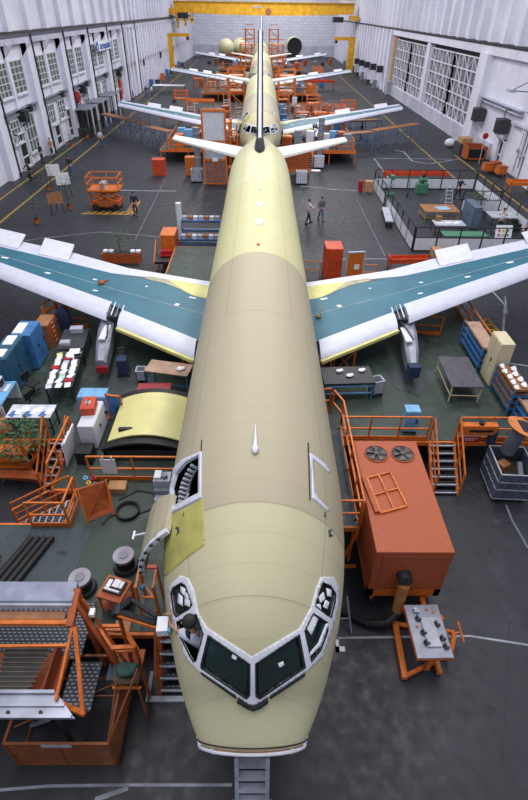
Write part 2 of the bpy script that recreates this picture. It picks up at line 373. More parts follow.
# ------------------------------------------------------------------ airliner
X0 = -.08
TAB = [(3.12, .88, 3.74, 3.40, 2.55), (3.6, 1.13, 4.13, 3.46, 2.45), (4.0, 1.30, 4.66, 3.52, 2.3), (4.4, 1.44, 5.06, 3.58, 2.15), (5.0, 1.63, 5.42, 3.68, 1.98),
       (5.8, 1.80, 5.70, 3.76, 1.85), (6.8, 1.92, 5.86, 3.82, 1.78), (8, 1.975, 5.91, 3.84, 1.77), (10, 1.975, 5.91, 3.84, 1.77), (28, 1.975, 5.91, 3.84, 1.77),
       (31, 1.975, 5.91, 3.9, 1.95), (33.5, 1.96, 5.93, 4.1, 2.4), (35, 1.91, 5.95, 4.25, 2.8), (36, 1.82, 5.95, 4.4, 3.1), (37, 1.6, 5.93, 4.6, 3.5), (38, 1.28, 5.85, 4.8, 3.9), (39.5, .85, 5.7, 4.95, 4.3), (41.5, .35, 5.5, 5.1, 4.75)]
def interp(Y):
    n = len(TAB); i = max(0, min(n - 2, next((k for k in range(n - 1) if Y < TAB[k + 1][0]), n - 2)))
    a, b = TAB[i], TAB[i + 1]; h = b[0] - a[0]; t = (Y - a[0]) / h; out = []
    for c in range(1, 5):
        d = [(TAB[k + 1][c] - TAB[k][c]) / (TAB[k + 1][0] - TAB[k][0]) for k in range(n - 1)]
        def sl(k):
            if k == 0: return d[0]
            if k == n - 1: return d[-1]
            return 0 if d[k - 1] * d[k] <= 0 else 2 * d[k - 1] * d[k] / (d[k - 1] + d[k])
        m0, m1 = sl(i) * h, sl(i + 1) * h
        out.append((2 * t**3 - 3 * t * t + 1) * a[c] + (t**3 - 2 * t * t + t) * m0 + (-2 * t**3 + 3 * t * t) * b[c] + (t**3 - t * t) * m1)
    return out
NS = 144
def ring(Y, grow=0):
    a, zt, zc, zb = interp(Y); tilt = .5 * max(0, 1 - (Y - 3.1) / 2.5) + .28 * max(0, 1 - (Y - 3.1) / .6); r = []
    for k in range(NS):
        t = 2 * PI * k / NS; s = math.sin(t); z = zc + ((zt - zc) if s > 0 else (zc - zb)) * s * (1 + grow); r.append((X0 + a * (1 + grow) * math.cos(t), Y - tilt * (z - zc), z))
    return r
Ys = [3.12 + .06 * i for i in range(int((10 - 3.12) / .06))] + [10 + .5 * i for i in range(0, 64)]
Ys = [y for y in Ys if y < 41.5] + [41.5]
fb = MB(); fb.loft([ring(y) for y in Ys], caps=False)
bmesh.ops.recalc_face_normals(fb.bm, faces=fb.bm.faces)
BVH = BVHTree.FromBMesh(fb.bm)
def inside(p, poly):
    x, y = p; c = False; n = len(poly)
    for i in range(n):
        (x1, y1), (x2, y2) = poly[i], poly[(i + 1) % n]
        if (y1 > y) != (y2 > y) and x < (x2 - x1) * (y - y1) / (y2 - y1) + x1: c = not c
    return c
def onskin(p, bvh=None):
    x, y = p
    for _ in range(60):
        h = (bvh or BVH).ray_cast(CAM, ray(x, y))
        if h[0] is not None:
            n = h[1]
            if n.dot(ray(x, y)) > 0: n = -n
            return h[0], n
        x += .35 if x < 256 else -.35
    return None
def decal(name, m, par, outer, holes=(), off=.012, thick=.03, step=2.5, bvh=None, both=False):
    co, ed = [], []
    def loop(poly):
        s = len(co); pts = []
        for a, b in zip(poly, list(poly[1:]) + [poly[0]]):
            L = math.hypot(b[0] - a[0], b[1] - a[1]); n = max(1, int(L / step))
            for i in range(n): pts.append((a[0] + (b[0] - a[0]) * i / n, a[1] + (b[1] - a[1]) * i / n))
        co.extend(Vector(p) for p in pts); ed.extend((s + i, s + (i + 1) % len(pts)) for i in range(len(pts)))
    loop(outer)
    for h in holes: loop(h)
    xs = [p[0] for p in outer]; ys = [p[1] for p in outer]; x = min(xs)
    while x < max(xs):
        y = min(ys)
        while y < max(ys):
            if inside((x, y), outer) and not any(inside((x, y), h) for h in holes): co.append(Vector((x, y)))
            y += step
        x += step
    v, e, f = geometry.delaunay_2d_cdt(co, ed, [], 0, 1e-4)[:3]
    bm = bmesh.new(); tv = []; bv = []
    for p in v:
        h = onskin((p.x, p.y), bvh); tv.append(bm.verts.new(h[0] + h[1] * off)); bv.append(bm.verts.new(h[0] + h[1] * (off - thick)))
    cnt = {}
    for t in f:
        c = (sum(v[i].x for i in t) / 3, sum(v[i].y for i in t) / 3)
        if not inside(c, outer) or any(inside(c, h) for h in holes): continue
        try: fc = bm.faces.new([tv[i] for i in t]); fc.smooth = True
        except ValueError: continue
        if both: bm.faces.new([bv[i] for i in t[::-1]])
        for i in range(3):
            k = tuple(sorted((t[i], t[(i + 1) % 3]))); cnt.setdefault(k, []).append((t[i], t[(i + 1) % 3]))
    for k, l in cnt.items():
        if len(l) == 1:
            a, b = l[0]
            try: bm.faces.new((tv[b], tv[a], bv[a], bv[b]))
            except ValueError: pass
    for q in [q for q in bm.verts if not q.link_faces]: bm.verts.remove(q)
    me = bpy.data.meshes.new(name); bm.to_mesh(me); bm.free(); me.materials.append(m)
    o = bpy.data.objects.new(name, me); COL.objects.link(o); o.parent = par; return o
# outlines measured on the nose
PL = [(209, 635.5), (249.7, 663.8), (249.5, 694), (246, 698), (202, 668), (202, 664)]
PR = [(298.3, 635), (304.3, 667.5), (260, 698), (256, 695), (255.7, 663.5)]
S1L = [(182, 583), (186, 585.5), (193, 605), (190, 609), (177, 617), (174.5, 613), (171.5, 594), (173.5, 588)]
S2L = [(177.5, 622), (186, 618), (197, 614.5), (204, 634), (197, 660), (194, 661.5), (190, 655), (181, 637)]
S1R = [(322, 582.5), (330, 586), (335, 594), (334.5, 602), (330.5, 617.5), (326, 615), (314.5, 606), (318.5, 592)]
S2R = [(304, 631), (312.5, 613.5), (326.7, 622.5), (327, 631), (320, 650), (310.8, 661.5)]
OUT = [(181, 575.5), (189, 578.5), (194, 590), (199, 614), (208, 628), (252, 656.5), (299, 628.5), (311, 607), (316, 588), (321, 577), (333, 577), (338.5, 588), (339, 604), (332, 628), (322, 656), (306, 671), (256, 704.5), (250, 704.5), (201, 673), (187, 659), (175.5, 627), (171, 607), (169, 590), (172.5, 583.5)]
DOPEN = [(199, 455), (198.5, 494), (188, 500), (173.5, 508), (172, 488), (176, 474), (185, 463)]
PH = [PL, PR, S1L, S2L, S1R, S2R, DOPEN]
to = ROT.transposed()
def proj(p):
    v = to @ (p - CAM); return (264 - F * v.x / v.z, 400 + F * v.y / v.z)
PHK = [[(sum(q[0] for q in h) / len(h) + (x - sum(q[0] for q in h) / len(h)) * 1.09, sum(q[1] for q in h) / len(h) + (y - sum(q[1] for q in h) / len(h)) * 1.09) for x, y in h] for h in PH]
kill = []
for f in fb.bm.faces:
    c = f.calc_center_median()
    if c.y < 11 and c.z > 2.9 and f.normal.dot((CAM - c).normalized()) > 0:
        p = proj(c)
        if any(inside(p, h) for h in PHK): kill.append(f)
bmesh.ops.delete(fb.bm, geom=kill, context='FACES')
plane = thing('airliner', 'unpainted airliner nearest the camera with white framed windscreen and open front door', 'airplane', (0, 0, 0), 0, 'airliners in line down the hangar')
fus = fb.build('fuselage', SKINM, plane, smooth=True)
# inner skin so that the shell reads thick and dark inside
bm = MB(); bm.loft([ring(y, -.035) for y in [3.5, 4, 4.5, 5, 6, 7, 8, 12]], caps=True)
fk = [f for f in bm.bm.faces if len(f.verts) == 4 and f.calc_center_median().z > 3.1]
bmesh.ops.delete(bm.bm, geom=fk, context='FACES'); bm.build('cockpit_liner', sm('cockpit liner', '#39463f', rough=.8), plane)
def ringpath(Y, off=0, r=.03, a0=0, a1=NS, dy=0):
    R = ring(Y, off); return [Vector(R[k % NS]) + Vector((0, dy, 0)) for k in range(a0, a1 + 1, 3)]
lip = [Vector((X0 + (p.x - X0) * .985, p.y - .03, p.z - .05)) for p in ringpath(3.12)]
MB().path(lip, .03, 8).build('nose_lip', WHITE, plane, smooth=True)
MB().loft([[p - Vector((0, .005, .0)) for p in ringpath(3.14, -.004)], lip], caps=False, close=False).build('nose_rebate', TAN, plane)
MB().path(ringpath(3.16, .004), .012, 6).build('nose_seal', BLACK, plane)
R = ring(3.22, -.02); bq = MB(); bq.bm.faces.new([bq.bm.verts.new(p) for p in R]); bq.build('pressure_bulkhead', TAN, plane)
for s in (-1, 1):
    MB().cyl((X0 + s * .8, 3.02, 3.45), (X0 + s * .86, 3.2, 3.42), .07, seg=12).build('nose_latch', WHITE, plane, smooth=True)
    boxp(plane, 'nose_bracket', WHITE, (X0 + s * .62 - .03, X0 + s * .62 + .03, 2.92, 3.02, 3.42, 3.62))
# windows
decal('windscreen_surround', WHITE, plane, OUT, [PL, PR, S1L, S2L, S1R, S2R], off=.018, thick=.03, step=2.5)
for nm, q in (('windscreen_pane', PL), ('windscreen_pane', PR), ('side_pane', S1L), ('side_pane', S1R), ('side_pane', S2R)):
    decal(nm, COCKGL, plane, q, off=-.01, thick=.012, step=4)
def shrink(poly, k):
    cx = sum(p[0] for p in poly) / len(poly); cy = sum(p[1] for p in poly) / len(poly)
    return [(cx + (x - cx) * k, cy + (y - cy) * k) for x, y in poly]
for q in (PL, PR, S1L, S2L, S1R, S2R): decal('pane_seal', BLACK, plane, shrink(q, 1.03), [shrink(q, .955)], off=.024, thick=.02)
for q in ([(233, 653), (238, 655), (236, 660), (231.5, 657.5)], [(278, 663.5), (283, 661), (284, 665), (279.5, 667.5)]): decal('paper_tag', PAPER, plane, q, off=.012, thick=.01)
for q in ([(181, 586), (186, 589), (185, 596), (181, 592)], [(186, 592), (190, 595), (189, 601), (185, 598)], [(179, 593), (183, 597), (183, 606), (178, 603)], [(185, 599), (191, 600), (190, 607), (185, 605)],
          [(318, 597), (323, 592), (325, 599), (320, 603)], [(326, 588), (331, 590), (331, 597), (327, 596)], [(325, 600), (329, 602), (327, 609), (323, 607)], [(315, 604), (320, 604), (321, 610), (317, 608)],
          [(305, 627), (312, 613), (318, 619), (311, 635)]): decal('masking_paper', PAPER, plane, q, off=.012, thick=.01)
decal('sliding_window_rail', WHITE, plane, [(325.5, 623), (327, 624), (319.5, 645), (309, 655.5), (308.5, 653.5), (317.5, 643)], off=.035, thick=.03)
# wiper fairing strips below the windscreen
decal('windscreen_seal', BLACK, plane, [(202, 671.5), (236, 694.5), (236, 697.5), (202, 673.5)], off=.03, thick=.03)
decal('windscreen_seal', BLACK, plane, [(270, 695), (304, 673), (304, 675.5), (270, 698)], off=.03, thick=.03)
decal('wiper_block', BLACK, plane, [(239, 697), (246, 702), (253, 706.5), (260, 702), (267, 697), (268, 701), (261, 707), (253, 710), (246, 707), (237, 701)], off=.05, thick=.06)
# door opening frame, outlines, repair patch
decal('door_surround', SLATW, plane, [(202, 451.5), (201.5, 498), (190, 504), (172, 513), (168, 490), (172, 471), (182, 460)], [DOPEN], off=.02, thick=.07)
decal('yellow_primer_patch', sm('yellow green primer', '#aca75c', rough=.5, var=.14, scale=2.5), plane, [(203, 499), (204.5, 520), (205, 545), (186, 559), (164.5, 577), (163, 540), (173, 514), (190, 506)], off=.006, thick=.02)
decal('door_outline', SLATW, plane, [(309, 453), (312.5, 454.5), (325, 464), (330, 471.5), (328, 472.5), (322, 466.5), (313, 459), (314.5, 492), (318, 498), (329, 510), (327, 511), (317, 502), (312, 498.5), (311.5, 470)], off=.012, thick=.02)
decal('door_outline', DKMETAL, plane, [(307.5, 443), (308.6, 443), (310.2, 500), (309.2, 500)], off=.012, thick=.02)
decal('door_outline', DKMETAL, plane, [(201.3, 440), (202.2, 440), (201.8, 452), (200.9, 452)], off=.012, thick=.02)
for q in ([(175, 528), (179, 526.5), (180, 532), (176.5, 536), (178, 531)], [(328, 530), (332, 529), (330, 533), (333, 536), (329, 537)]):
    decal('static_port_mark', CHARC, plane, q, off=.01, thick=.012)
for (x, y, r, m) in ((259.5, 204, 2.6, WHITE), (259.2, 222, 3.1, WHITE), (258.3, 244.5, 1.5, RED)):
    p, n = onskin((x, y)); rr = r * .066 if r > 2 else .07
    b = MB(); b.sph(p, rr, (1, 1.9, .4)); b.build('antenna_pad', m, plane, smooth=True)
p, n = onskin((255.2, 450)); q, n2 = onskin((255.4, 426))
MB().cyl(p + n * .05, q + n * .04, .05, .012).build('blade_antenna', WHITE, plane, smooth=True)
MB().sph(p + n * .04, .07, (1, 2.0, .8)).build('antenna_pad', WHITE, plane, smooth=True)
p, n = onskin((259.5, 190)); q, n2 = onskin((259.6, 178)); MB().bar(p + n * .03, q + n * .03, .05).build('blade_antenna', WHITE, plane)
# cockpit interior
boxp(plane, 'cockpit_floor', CHARC, (-1.0, .85, 3.7, 11.5, 2.85, 2.95))
boxp(plane, 'glareshield', BLACK, (-.8, .65, 3.75, 4.05, 3.75, 3.9), (-.8, .65, 3.95, 4.02, 3.0, 3.75))
for sx in (-.52, .38):
    boxp(plane, 'pilot_seat', sm('seat frame', '#55625c', rough=.6), (sx - .22, sx + .22, 4.45, 4.9, 3.2, 3.32), (sx - .22, sx + .22, 4.85, 4.97, 3.3, 4.05))
    MB().path([(sx - .18, 4.02, 3.98), (sx - .18, 4.0, 4.2), (sx + .18, 4.0, 4.2), (sx + .18, 4.02, 3.98)], .014).build('panel_frame', GREY, plane)
    MB().path([(sx - .22, 3.9, 4.0), (sx - .05, 3.85, 4.03), (sx + .12, 3.95, 4.05), (sx + .2, 4.1, 4.0)], .012).build('loose_wire', WHITE, plane)
boxp(plane, 'cockpit_bulkhead', CHARC, (-1.45, 1.3, 6.3, 6.4, 3.0, 5.2))
# things seen in the door opening: frame ribs and struts
for i in range(9):
    t = i / 8; p, n = onskin((173.5 + 13 * t * t + 2.5, 500 - 36 * t)); MB().bar(p - n * .05, p - n * .22, .05).bar(p - n * .22, p - n * .22 + Vector((.05, .14, 0)), .035).build('door_stop', LGREY, plane)
for (a, c) in (((171, 507), (197, 492)), ((173, 512), (198, 497))):
    p, n = onskin(a); q, m_ = onskin(c); MB().cyl(p - n * .02, q - m_ * .06, .022).build('door_strut', WHITE, plane)
# the opened passenger door
def door_section(g=0):
    return [(-1.82, 4.88), (-2.0, 4.74), (-2.16, 4.57), (-2.29, 4.36), (-2.39, 4.12), (-2.46, 3.86), (-2.5, 3.6), (-2.52, 3.35)]
sec = door_section(); rings = []
ya = [6.22, 6.18, 6.16, 6.14, 6.14, 6.16, 6.2, 6.3]; yb = [7.12, 7.2, 7.24, 7.28, 7.28, 7.24, 7.2, 7.1]
b = MB(); rings = []
for (x, z), a_, c_ in zip(sec, ya, yb): rings.append([(x, a_, z), (x, c_, z), (x + .11, c_, z - .05), (x + .11, a_, z - .05)])
b.loft(rings); pd = b.build('passenger_door', BEIGE, plane, smooth=False)
b = MB()
for (x, z), a_, (x2, z2), a2 in zip(sec, ya, sec[1:], ya[1:]): b.bar((x + .06, a_ - .02, z - .02), (x2 + .06, a2 - .02, z2 - .02), .1)
de = b.build('door_edge', WHITE, pd)
for i in range(1, 7):
    x, z = sec[i]; MB().box((x + .06, ya[i] - .1, z), (.07, .03, .05)).build('door_latch_fitting', BLACK, pd)
MB().bar((-2.5, 7.1, 3.6), (-2.8, 7.1, 3.5), .035).bar((-2.8, 7.0, 3.5), (-2.8, 7.22, 3.5), .045).build('door_handle', WHITE, pd)
MB().cyl((-1.95, 7.1, 4.2), (-1.9, 7.9, 4.1), .04).build('door_hinge_arm', WHITE, pd)
# wings
def wz(x): return 2.3 + (abs(x) - 2) * .095
def W3(s, x, y, dz=0): return (X0 + s * x, y, wz(x) + dz)
def slab(s, pts, t0, t1): # pts (x,y); from height offsets t0..t1
    return MB().hull([W3(s, x, y, t0) for x, y in pts], [W3(s, x, y, t1) for x, y in pts])
for s in (-1, 1):
    skin = [(1.7, 17.2), (2.6, 17.55), (5.75, 19.4), (6.7, 20.0), (12.6, 22.95), (17, 25.0), (17, 26.2), (13.2, 24.75), (7, 22.85), (4.5, 22.4), (2.9, 21.3), (1.7, 21.0)]
    wg = slab(s, skin, -.45, 0).build('wing', TEAL, plane)
    slab(s, [(1.7, 21.0), (2.9, 21.3), (4.5, 22.4), (4.7, 22.95), (3.6, 22.7), (1.7, 22.4)], -.3, .01).build('root_panel', YEL, wg)
    slab(s, [(3.4, 21.65), (4.4, 22.3), (5.4, 22.6), (5.3, 22.9), (4.3, 22.75)], -.1, .018).build('sealant_patch', sm('sealant beige', '#a9a58d', rough=.7), wg)
    te = [(1.7, 22.4), (3.6, 22.7), (7, 22.85), (13.2, 24.75), (17, 26.2), (17, 27.2), (13.5, 25.9), (9.3, 24.75), (6.4, 23.6), (2.6, 23.0), (1.7, 23.0)]
    slab(s, te, -.2, .012).build('trailing_edge_panel', SLATW, wg)
    for (xa, xb, ang) in (((9.3, 10.9, 20), (12.0, 13.6, 16)) if s < 0 else ((8.9, 10.7, 18), (13.8, 15.4, 16))):
        y0 = 22.85 + (xa - 7) * .306 + .15; y1 = 22.85 + (xb - 7) * .306 + .15; hz = math.sin(math.radians(ang)) * 1.0; L = 1.25
        MB().hull([W3(s, xa, y0, .0), W3(s, xb, y1, .0), W3(s, xb, y1 + L, hz), W3(s, xa, y0 + L, hz)], [W3(s, xa, y0, .05), W3(s, xb, y1, .05), W3(s, xb, y1 + L, hz + .04), W3(s, xa, y0 + L, hz + .04)]).build('raised_spoiler', WHITE, wg)
    for (A, B, nm) in ((((2.45, 16.3, 17.5), (5.78, 18.2, 19.35)), None, 'inboard_slat'), (((6.35, 18.7, 19.95), (16.9, 24.3, 25.1)), None, 'outboard_slat')):
        def sect(x, yf, yb):
            z = wz(x); d = yb - yf
            return [(X0 + s * x, yb, z + .04), (X0 + s * x, yb - .35 * d, z + .07), (X0 + s * x, yb - .7 * d, z + .01), (X0 + s * x, yf + .07 * d, z - .1), (X0 + s * x, yf, z - .2), (X0 + s * x, yf + .1 * d, z - .3), (X0 + s * x, yb, z - .3)]
        a, c = A; rr = []
        for i in range(7):
            t = i / 6; rr.append(sect(a[0] + (c[0] - a[0]) * t, a[1] + (c[1] - a[1]) * t, a[2] + (c[2] - a[2]) * t))
        MB().loft(rr).build(nm, SLATW, wg, smooth=True)
        if nm == 'inboard_slat':
            MB().bar((X0 + s * 2.45, 16.24, wz(2.45) - .2), (X0 + s * 5.78, 18.14, wz(5.78) - .2), .13).build('yellow_nose_strip', YEL, wg)
    # seams and small marks on the teal skin
    MB().bar(W3(s, 2.2, 19.6, .0), W3(s, 6.5, 21.2, .0), .025).bar(W3(s, 6.5, 21.2, .0), W3(s, 16.5, 25.3, .0), .025).build('skin_seam', LGREY, wg)
    for (mx, my, mw, mh) in ((3.0, 21.1, .35, .12), (7.6, 22.0, .2, .1), (9.8, 22.2, .3, .12), (5.2, 21.8, .12, .1), (12.2, 23.4, .4, .12), (3.6, 20.3, .2, .2), (7.3, 20.9, .25, .1)):
        MB().box(W3(s, mx, my, .01), (mw, mh, .02), rz=s * .4).build('skin_mark', PAPER, wg)
    # pylon and the open bay in the leading edge
    pb = MB(); c = X0 + s * 6.15
    pb.loft([[(c - s * dx + sh, y, z) for dx, z in ((-w, 1.65), (w, 1.65), (w, zt), (w * .5, zt + .12), (-w * .5, zt + .12), (-w, zt))] for y, w, zt, sh in ((19.6, .3, 2.3, s * .3), (18.4, .3, 2.25, s * .2), (17.2, .27, 2.15, s * .03), (16.3, .2, 2.0, -s * .1))])
    py = pb.build('pylon', ALU, wg)
    boxp(py, 'pylon_tip', RED if s < 0 else NAVY, (c - s * .1 - .22, c - s * .1 + .22, 16.0 if s > 0 else 16.2, 16.35, 1.6, 2.1 if s > 0 else 1.85))
    boxp(py, 'pylon_panel', WHITE, (c - .2, c + .05, 17.4, 18.5, 2.34, 2.42))
    MB().path([(c - .15, 18.9, 2.5), (c, 18.2, 2.5), (c + .12, 17.5, 2.42)], .03).build('pylon_pipe', DKMETAL, py)
    boxp(wg, 'open_slat_bay', DKMETAL, (X0 + s * 5.8, X0 + s * 6.4, 18.9, 19.9, wz(6) - .3, wz(6) - .1))
    for i in range(4): MB().bar(W3(s, 5.75 + .2 * i, 18.7 + .1 * i, -.02), W3(s, 5.8 + .2 * i, 19.8 + .1 * i, 0), .05).build('slat_track', ALU if i % 2 else WHITE, wg)
    # tailplane
    MB().hull([(X0 + s * 1.0, 36.9, 4.75), (X0 + s * 6.3, 40.3, 5.3), (X0 + s * 6.3, 41.6, 5.3), (X0 + s * 1.0, 40.0, 4.75)], [(X0 + s * 1.0, 36.95, 4.92), (X0 + s * 6.3, 40.32, 5.4), (X0 + s * 6.3, 41.6, 5.4), (X0 + s * 1.0, 40.0, 4.92)]).build('tailplane', sm('tailplane white', '#d9dbd8', var=.05), plane)
    boxp(plane, 'belly_fairing', BEIGE, (X0 + s * .8, X0 + s * 1.85, 15.5, 23.5, 1.7, 2.5), bevel=.2)
# fin
FIN = sm('dark fin skin', '#2b2d3a', rough=.45)
def finring(z, yl, yt, w): return [(X0, yl, z), (X0 + w, yl + (yt - yl) * .12, z), (X0 + w, yl + (yt - yl) * .5, z), (X0, yt, z), (X0 - w, yl + (yt - yl) * .5, z), (X0 - w, yl + (yt - yl) * .12, z)]
fin = MB().loft([finring(5.6, 33.9, 40.7, .22), finring(6.1, 34.3, 40.7, .22), finring(11.8, 38.6, 41.3, .16)]).build('tail_fin', FIN, plane)
MB().loft([[(X0 - .1, 34.15, 6.0), (X0 + .1, 34.15, 6.0), (X0 + .1, 34.4, 6.0), (X0 - .1, 34.4, 6.0)], [(X0 - .08, 38.5, 11.85), (X0 + .08, 38.5, 11.85), (X0 + .08, 38.7, 11.85), (X0 - .08, 38.7, 11.85)]]).build('fin_leading_edge', WHITE, fin)
MB().loft([[(X0 + r_ * math.cos(t) * w_, y_ , 5.6 + r_ * max(0, math.sin(t)) * h_) for t in [PI * k / 8 for k in range(9)]] for y_, w_, h_, r_ in ((33.5, .12, .5, 1), (34.0, .3, .75, 1), (34.8, .36, 1.1, 1), (35.6, .3, 1.2, 1))]).build('fin_root_fairing', sm('black fairing', '#1c1d24', rough=.4), fin, smooth=True)
# nose gear leg (below, mostly hidden)
MB().cyl((X0, 7.4, 2.0), (X0, 7.4, .5), .1).cyl((X0 - .3, 7.4, .42), (X0 + .3, 7.4, .42), .4, seg=20).build('nose_gear', DKMETAL, plane)
for s in (-1, 1): MB().cyl((X0 + s * 3.6, 21, 2.2), (X0 + s * 3.6, 21, .6), .14).cyl((X0 + s * 3.3, 21, .6), (X0 + s * 3.9, 21, .6), .58, seg=20).build('main_gear', DKMETAL, plane)
dup(plane, (0, 44.3, 0), None, 'second airliner in the line, its windscreen just behind the first tail fin')
dup(plane, (0, 88.3, 0), None, 'third airliner in the line, ringed by orange docking')
dup(plane, (0, 132.6, 0), None, 'last airliner in the line, its wings low before the pale back wall')

# ------------------------------------------------------------------ equipment builders
def at(x, y, z=0): p = P(x, y, z); return (p.x, p.y, z)
def rail(name, label, pts, m=ORANGE, h=1.0, gap=1.3, toe=True, w=.05, group=None, cat='railing', mid=1):
    base = Vector(pts[0]); e = thing(name, label, cat, base, 0, group)
    L = [Vector(p) - base for p in pts]; up = Vector((0, 0, h))
    def run(k):
        b = MB()
        for a, c in zip(L, L[1:]): b.bar(a + up * k, c + up * k, w)
        return b
    run(1).build('top_rail', m, e)
    for j in range(mid): run((j + 1) / (mid + 1)).build('mid_rail', m, e)
    for i, (a, c) in enumerate(zip(L, L[1:])):
        n = max(1, round((c - a).length / gap))
        for k in range(n + (1 if i == len(L) - 2 else 0)):
            p = a.lerp(c, k / n); MB().bar(p, p + up, w).build('post', m, e)
    if toe:
        b = MB()
        for a, c in zip(L, L[1:]):
            d = (c - a); q = math.atan2(d.y, d.x); mm = (a + c) / 2
            if abs(d.z) < .01: b.box((mm.x, mm.y, mm.z + .08), (d.length, .03, .16), rz=q)
        if len(b.bm.verts): b.build('toe_board', m, e)
        else: b.bm.free()
    return e
def stairs(label, top, bot, wdir, n=7, m=ORANGE, tm=None, rails=(True, True), h=1.0, group=None, name='stairs'):
    top = Vector(top); bot = Vector(bot); wd = Vector(wdir); e = thing(name, label, 'stairs', bot, 0, group); T = top - bot
    run = Vector((T.x, T.y, 0)); rl = run.length / n; q = math.atan2(wd.y, wd.x)
    for s in (0, 1): MB().bar(wd * s, T + wd * s, .09).build('stringer', m, e)
    for i in range(n):
        p = T * ((i + .5) / n) + wd / 2; b = MB(); b.box(p, (wd.length, rl * .75, .03), rz=q)
        st = b.build('step', tm or CHEQ, e)
        MB().box(p - run.normalized() * rl * .38 + Vector((0, 0, .01)), (wd.length, .04, .05), rz=q).build('step_nosing', LGREY, st)
    for s in (0, 1):
        if not rails[s]: continue
        o = wd * s; up = Vector((0, 0, h))
        MB().bar(o + up, T + o + up, .05).bar(o + up * .5, T + o + up * .5, .035).bar(o, o + up, .05).bar(T + o, T + o + up, .05).bar(T * .5 + o, T * .5 + o + up, .04).build('handrail', m, e)
    return e
def cabinet(label, loc, d, m, rz=0, doors=1, dm=None, side='x', name='cabinet', cat='cabinet', group=None, top=None, handle=True):
    """box cabinet with base at loc (centre), d=(dx,dy,dz); doors on the side given"""
    e = thing(name, label, cat, loc, rz, group); dx, dy, dz = d
    boxp(e, 'body', m, (-dx / 2, dx / 2, -dy / 2, dy / 2, .04, dz), bevel=.012)
    boxp(e, 'plinth', DKMETAL, (-dx / 2 + .03, dx / 2 - .03, -dy / 2 + .03, dy / 2 - .03, 0, .05))
    for i in range(doors):
        if side in 'xX':
            s = 1 if side == 'x' else -1; a = -dy / 2 + dy * i / doors + .015; c = -dy / 2 + dy * (i + 1) / doors - .015
            f = boxp(e, 'door', dm or m, (s * dx / 2, s * (dx / 2 + .02), a, c, .1, dz - .04))
            if handle: boxp(f, 'handle', DKMETAL, (s * (dx / 2 + .02), s * (dx / 2 + .05), c - .1, c - .06, dz * .5, dz * .5 + .14))
        else:
            s = 1 if side == 'y' else -1; a = -dx / 2 + dx * i / doors + .015; c = -dx / 2 + dx * (i + 1) / doors - .015
            f = boxp(e, 'door', dm or m, (a, c, s * dy / 2, s * (dy / 2 + .02), .1, dz - .04))
            if handle: boxp(f, 'handle', DKMETAL, (c - .1, c - .06, s * (dy / 2 + .02), s * (dy / 2 + .05), dz * .5, dz * .5 + .14))
    return e
def table(label, loc, d, tm, lm, rz=0, name='work_table', cat='table', group=None, shelf=False):
    e = thing(name, label, cat, loc, rz, group); dx, dy, dz = d
    boxp(e, 'tabletop', tm, (-dx / 2, dx / 2, -dy / 2, dy / 2, dz - .04, dz), bevel=.006)
    for sx in (-1, 1):
        for sy in (-1, 1): MB().bar((sx * (dx / 2 - .06), sy * (dy / 2 - .06), 0), (sx * (dx / 2 - .06), sy * (dy / 2 - .06), dz - .04), .045).build('leg', lm, e)
    MB().bar((-dx / 2 + .06, -dy / 2 + .06, .3), (-dx / 2 + .06, dy / 2 - .06, .3), .03).bar((dx / 2 - .06, -dy / 2 + .06, .3), (dx / 2 - .06, dy / 2 - .06, .3), .03).bar((-dx / 2 + .06, -dy / 2 + .06, .3), (dx / 2 - .06, -dy / 2 + .06, .3), .03).build('stretcher', lm, e)
    if shelf: boxp(e, 'shelf', tm, (-dx / 2 + .05, dx / 2 - .05, -dy / 2 + .05, dy / 2 - .05, .3, .33))
    return e
def shelf_rack(label, loc, d, m, bm_, rz=0, levels=4, name='shelf_rack', group=None, contents=True, cm=None):
    e = thing(name, label, 'shelf', loc, rz, group); dx, dy, dz = d
    for sx in (-1, 1):
        for sy in (-1, 1): MB().bar((sx * dx / 2, sy * dy / 2, 0), (sx * dx / 2, sy * dy / 2, dz), .05).build('upright', m, e)
    for i in range(levels):
        z = dz * (i + 1) / levels - .03; s = boxp(e, 'shelf', bm_ if i == levels - 1 else m, (-dx / 2, dx / 2, -dy / 2, dy / 2, z - .03, z), (-dx / 2, dx / 2, -dy / 2, -dy / 2 + .02, z - .03, z + .1), (-dx / 2, -dx / 2 + .02, -dy / 2, dy / 2, z - .03, z + .1))
    return e
def plain(name, label, cat, m, fn, loc=(0, 0, 0), rz=0, group=None, smooth=False, bevel=0):
    b = MB(); fn(b); o = b.build(name, m, None, smooth=smooth, bevel=bevel); o.location = loc; o.rotation_euler = (0, 0, rz); return tag(o, label, cat, group)
def carton(label, loc, d, m=CARDB, rz=0, name='cardboard_box', cat='box', group=None):
    e = thing(name, label, cat, loc, rz, group); dx, dy, dz = d
    boxp(e, 'body', m, (-dx / 2, dx / 2, -dy / 2, dy / 2, 0, dz), bevel=.01)
    boxp(e, 'lid', m, (-dx / 2 - .01, dx / 2 + .01, -dy / 2 - .01, dy / 2 + .01, dz - .06, dz + .01)); return e
def wheels4(e, dx, dy, r=.07, m=BLACK, z=None):
    for sx in (-1, 1):
        for sy in (-1, 1): MB().cyl((sx * dx / 2 - .03, sy * dy / 2, r), (sx * dx / 2 + .03, sy * dy / 2, r), r, seg=12).build('wheel', m, e)
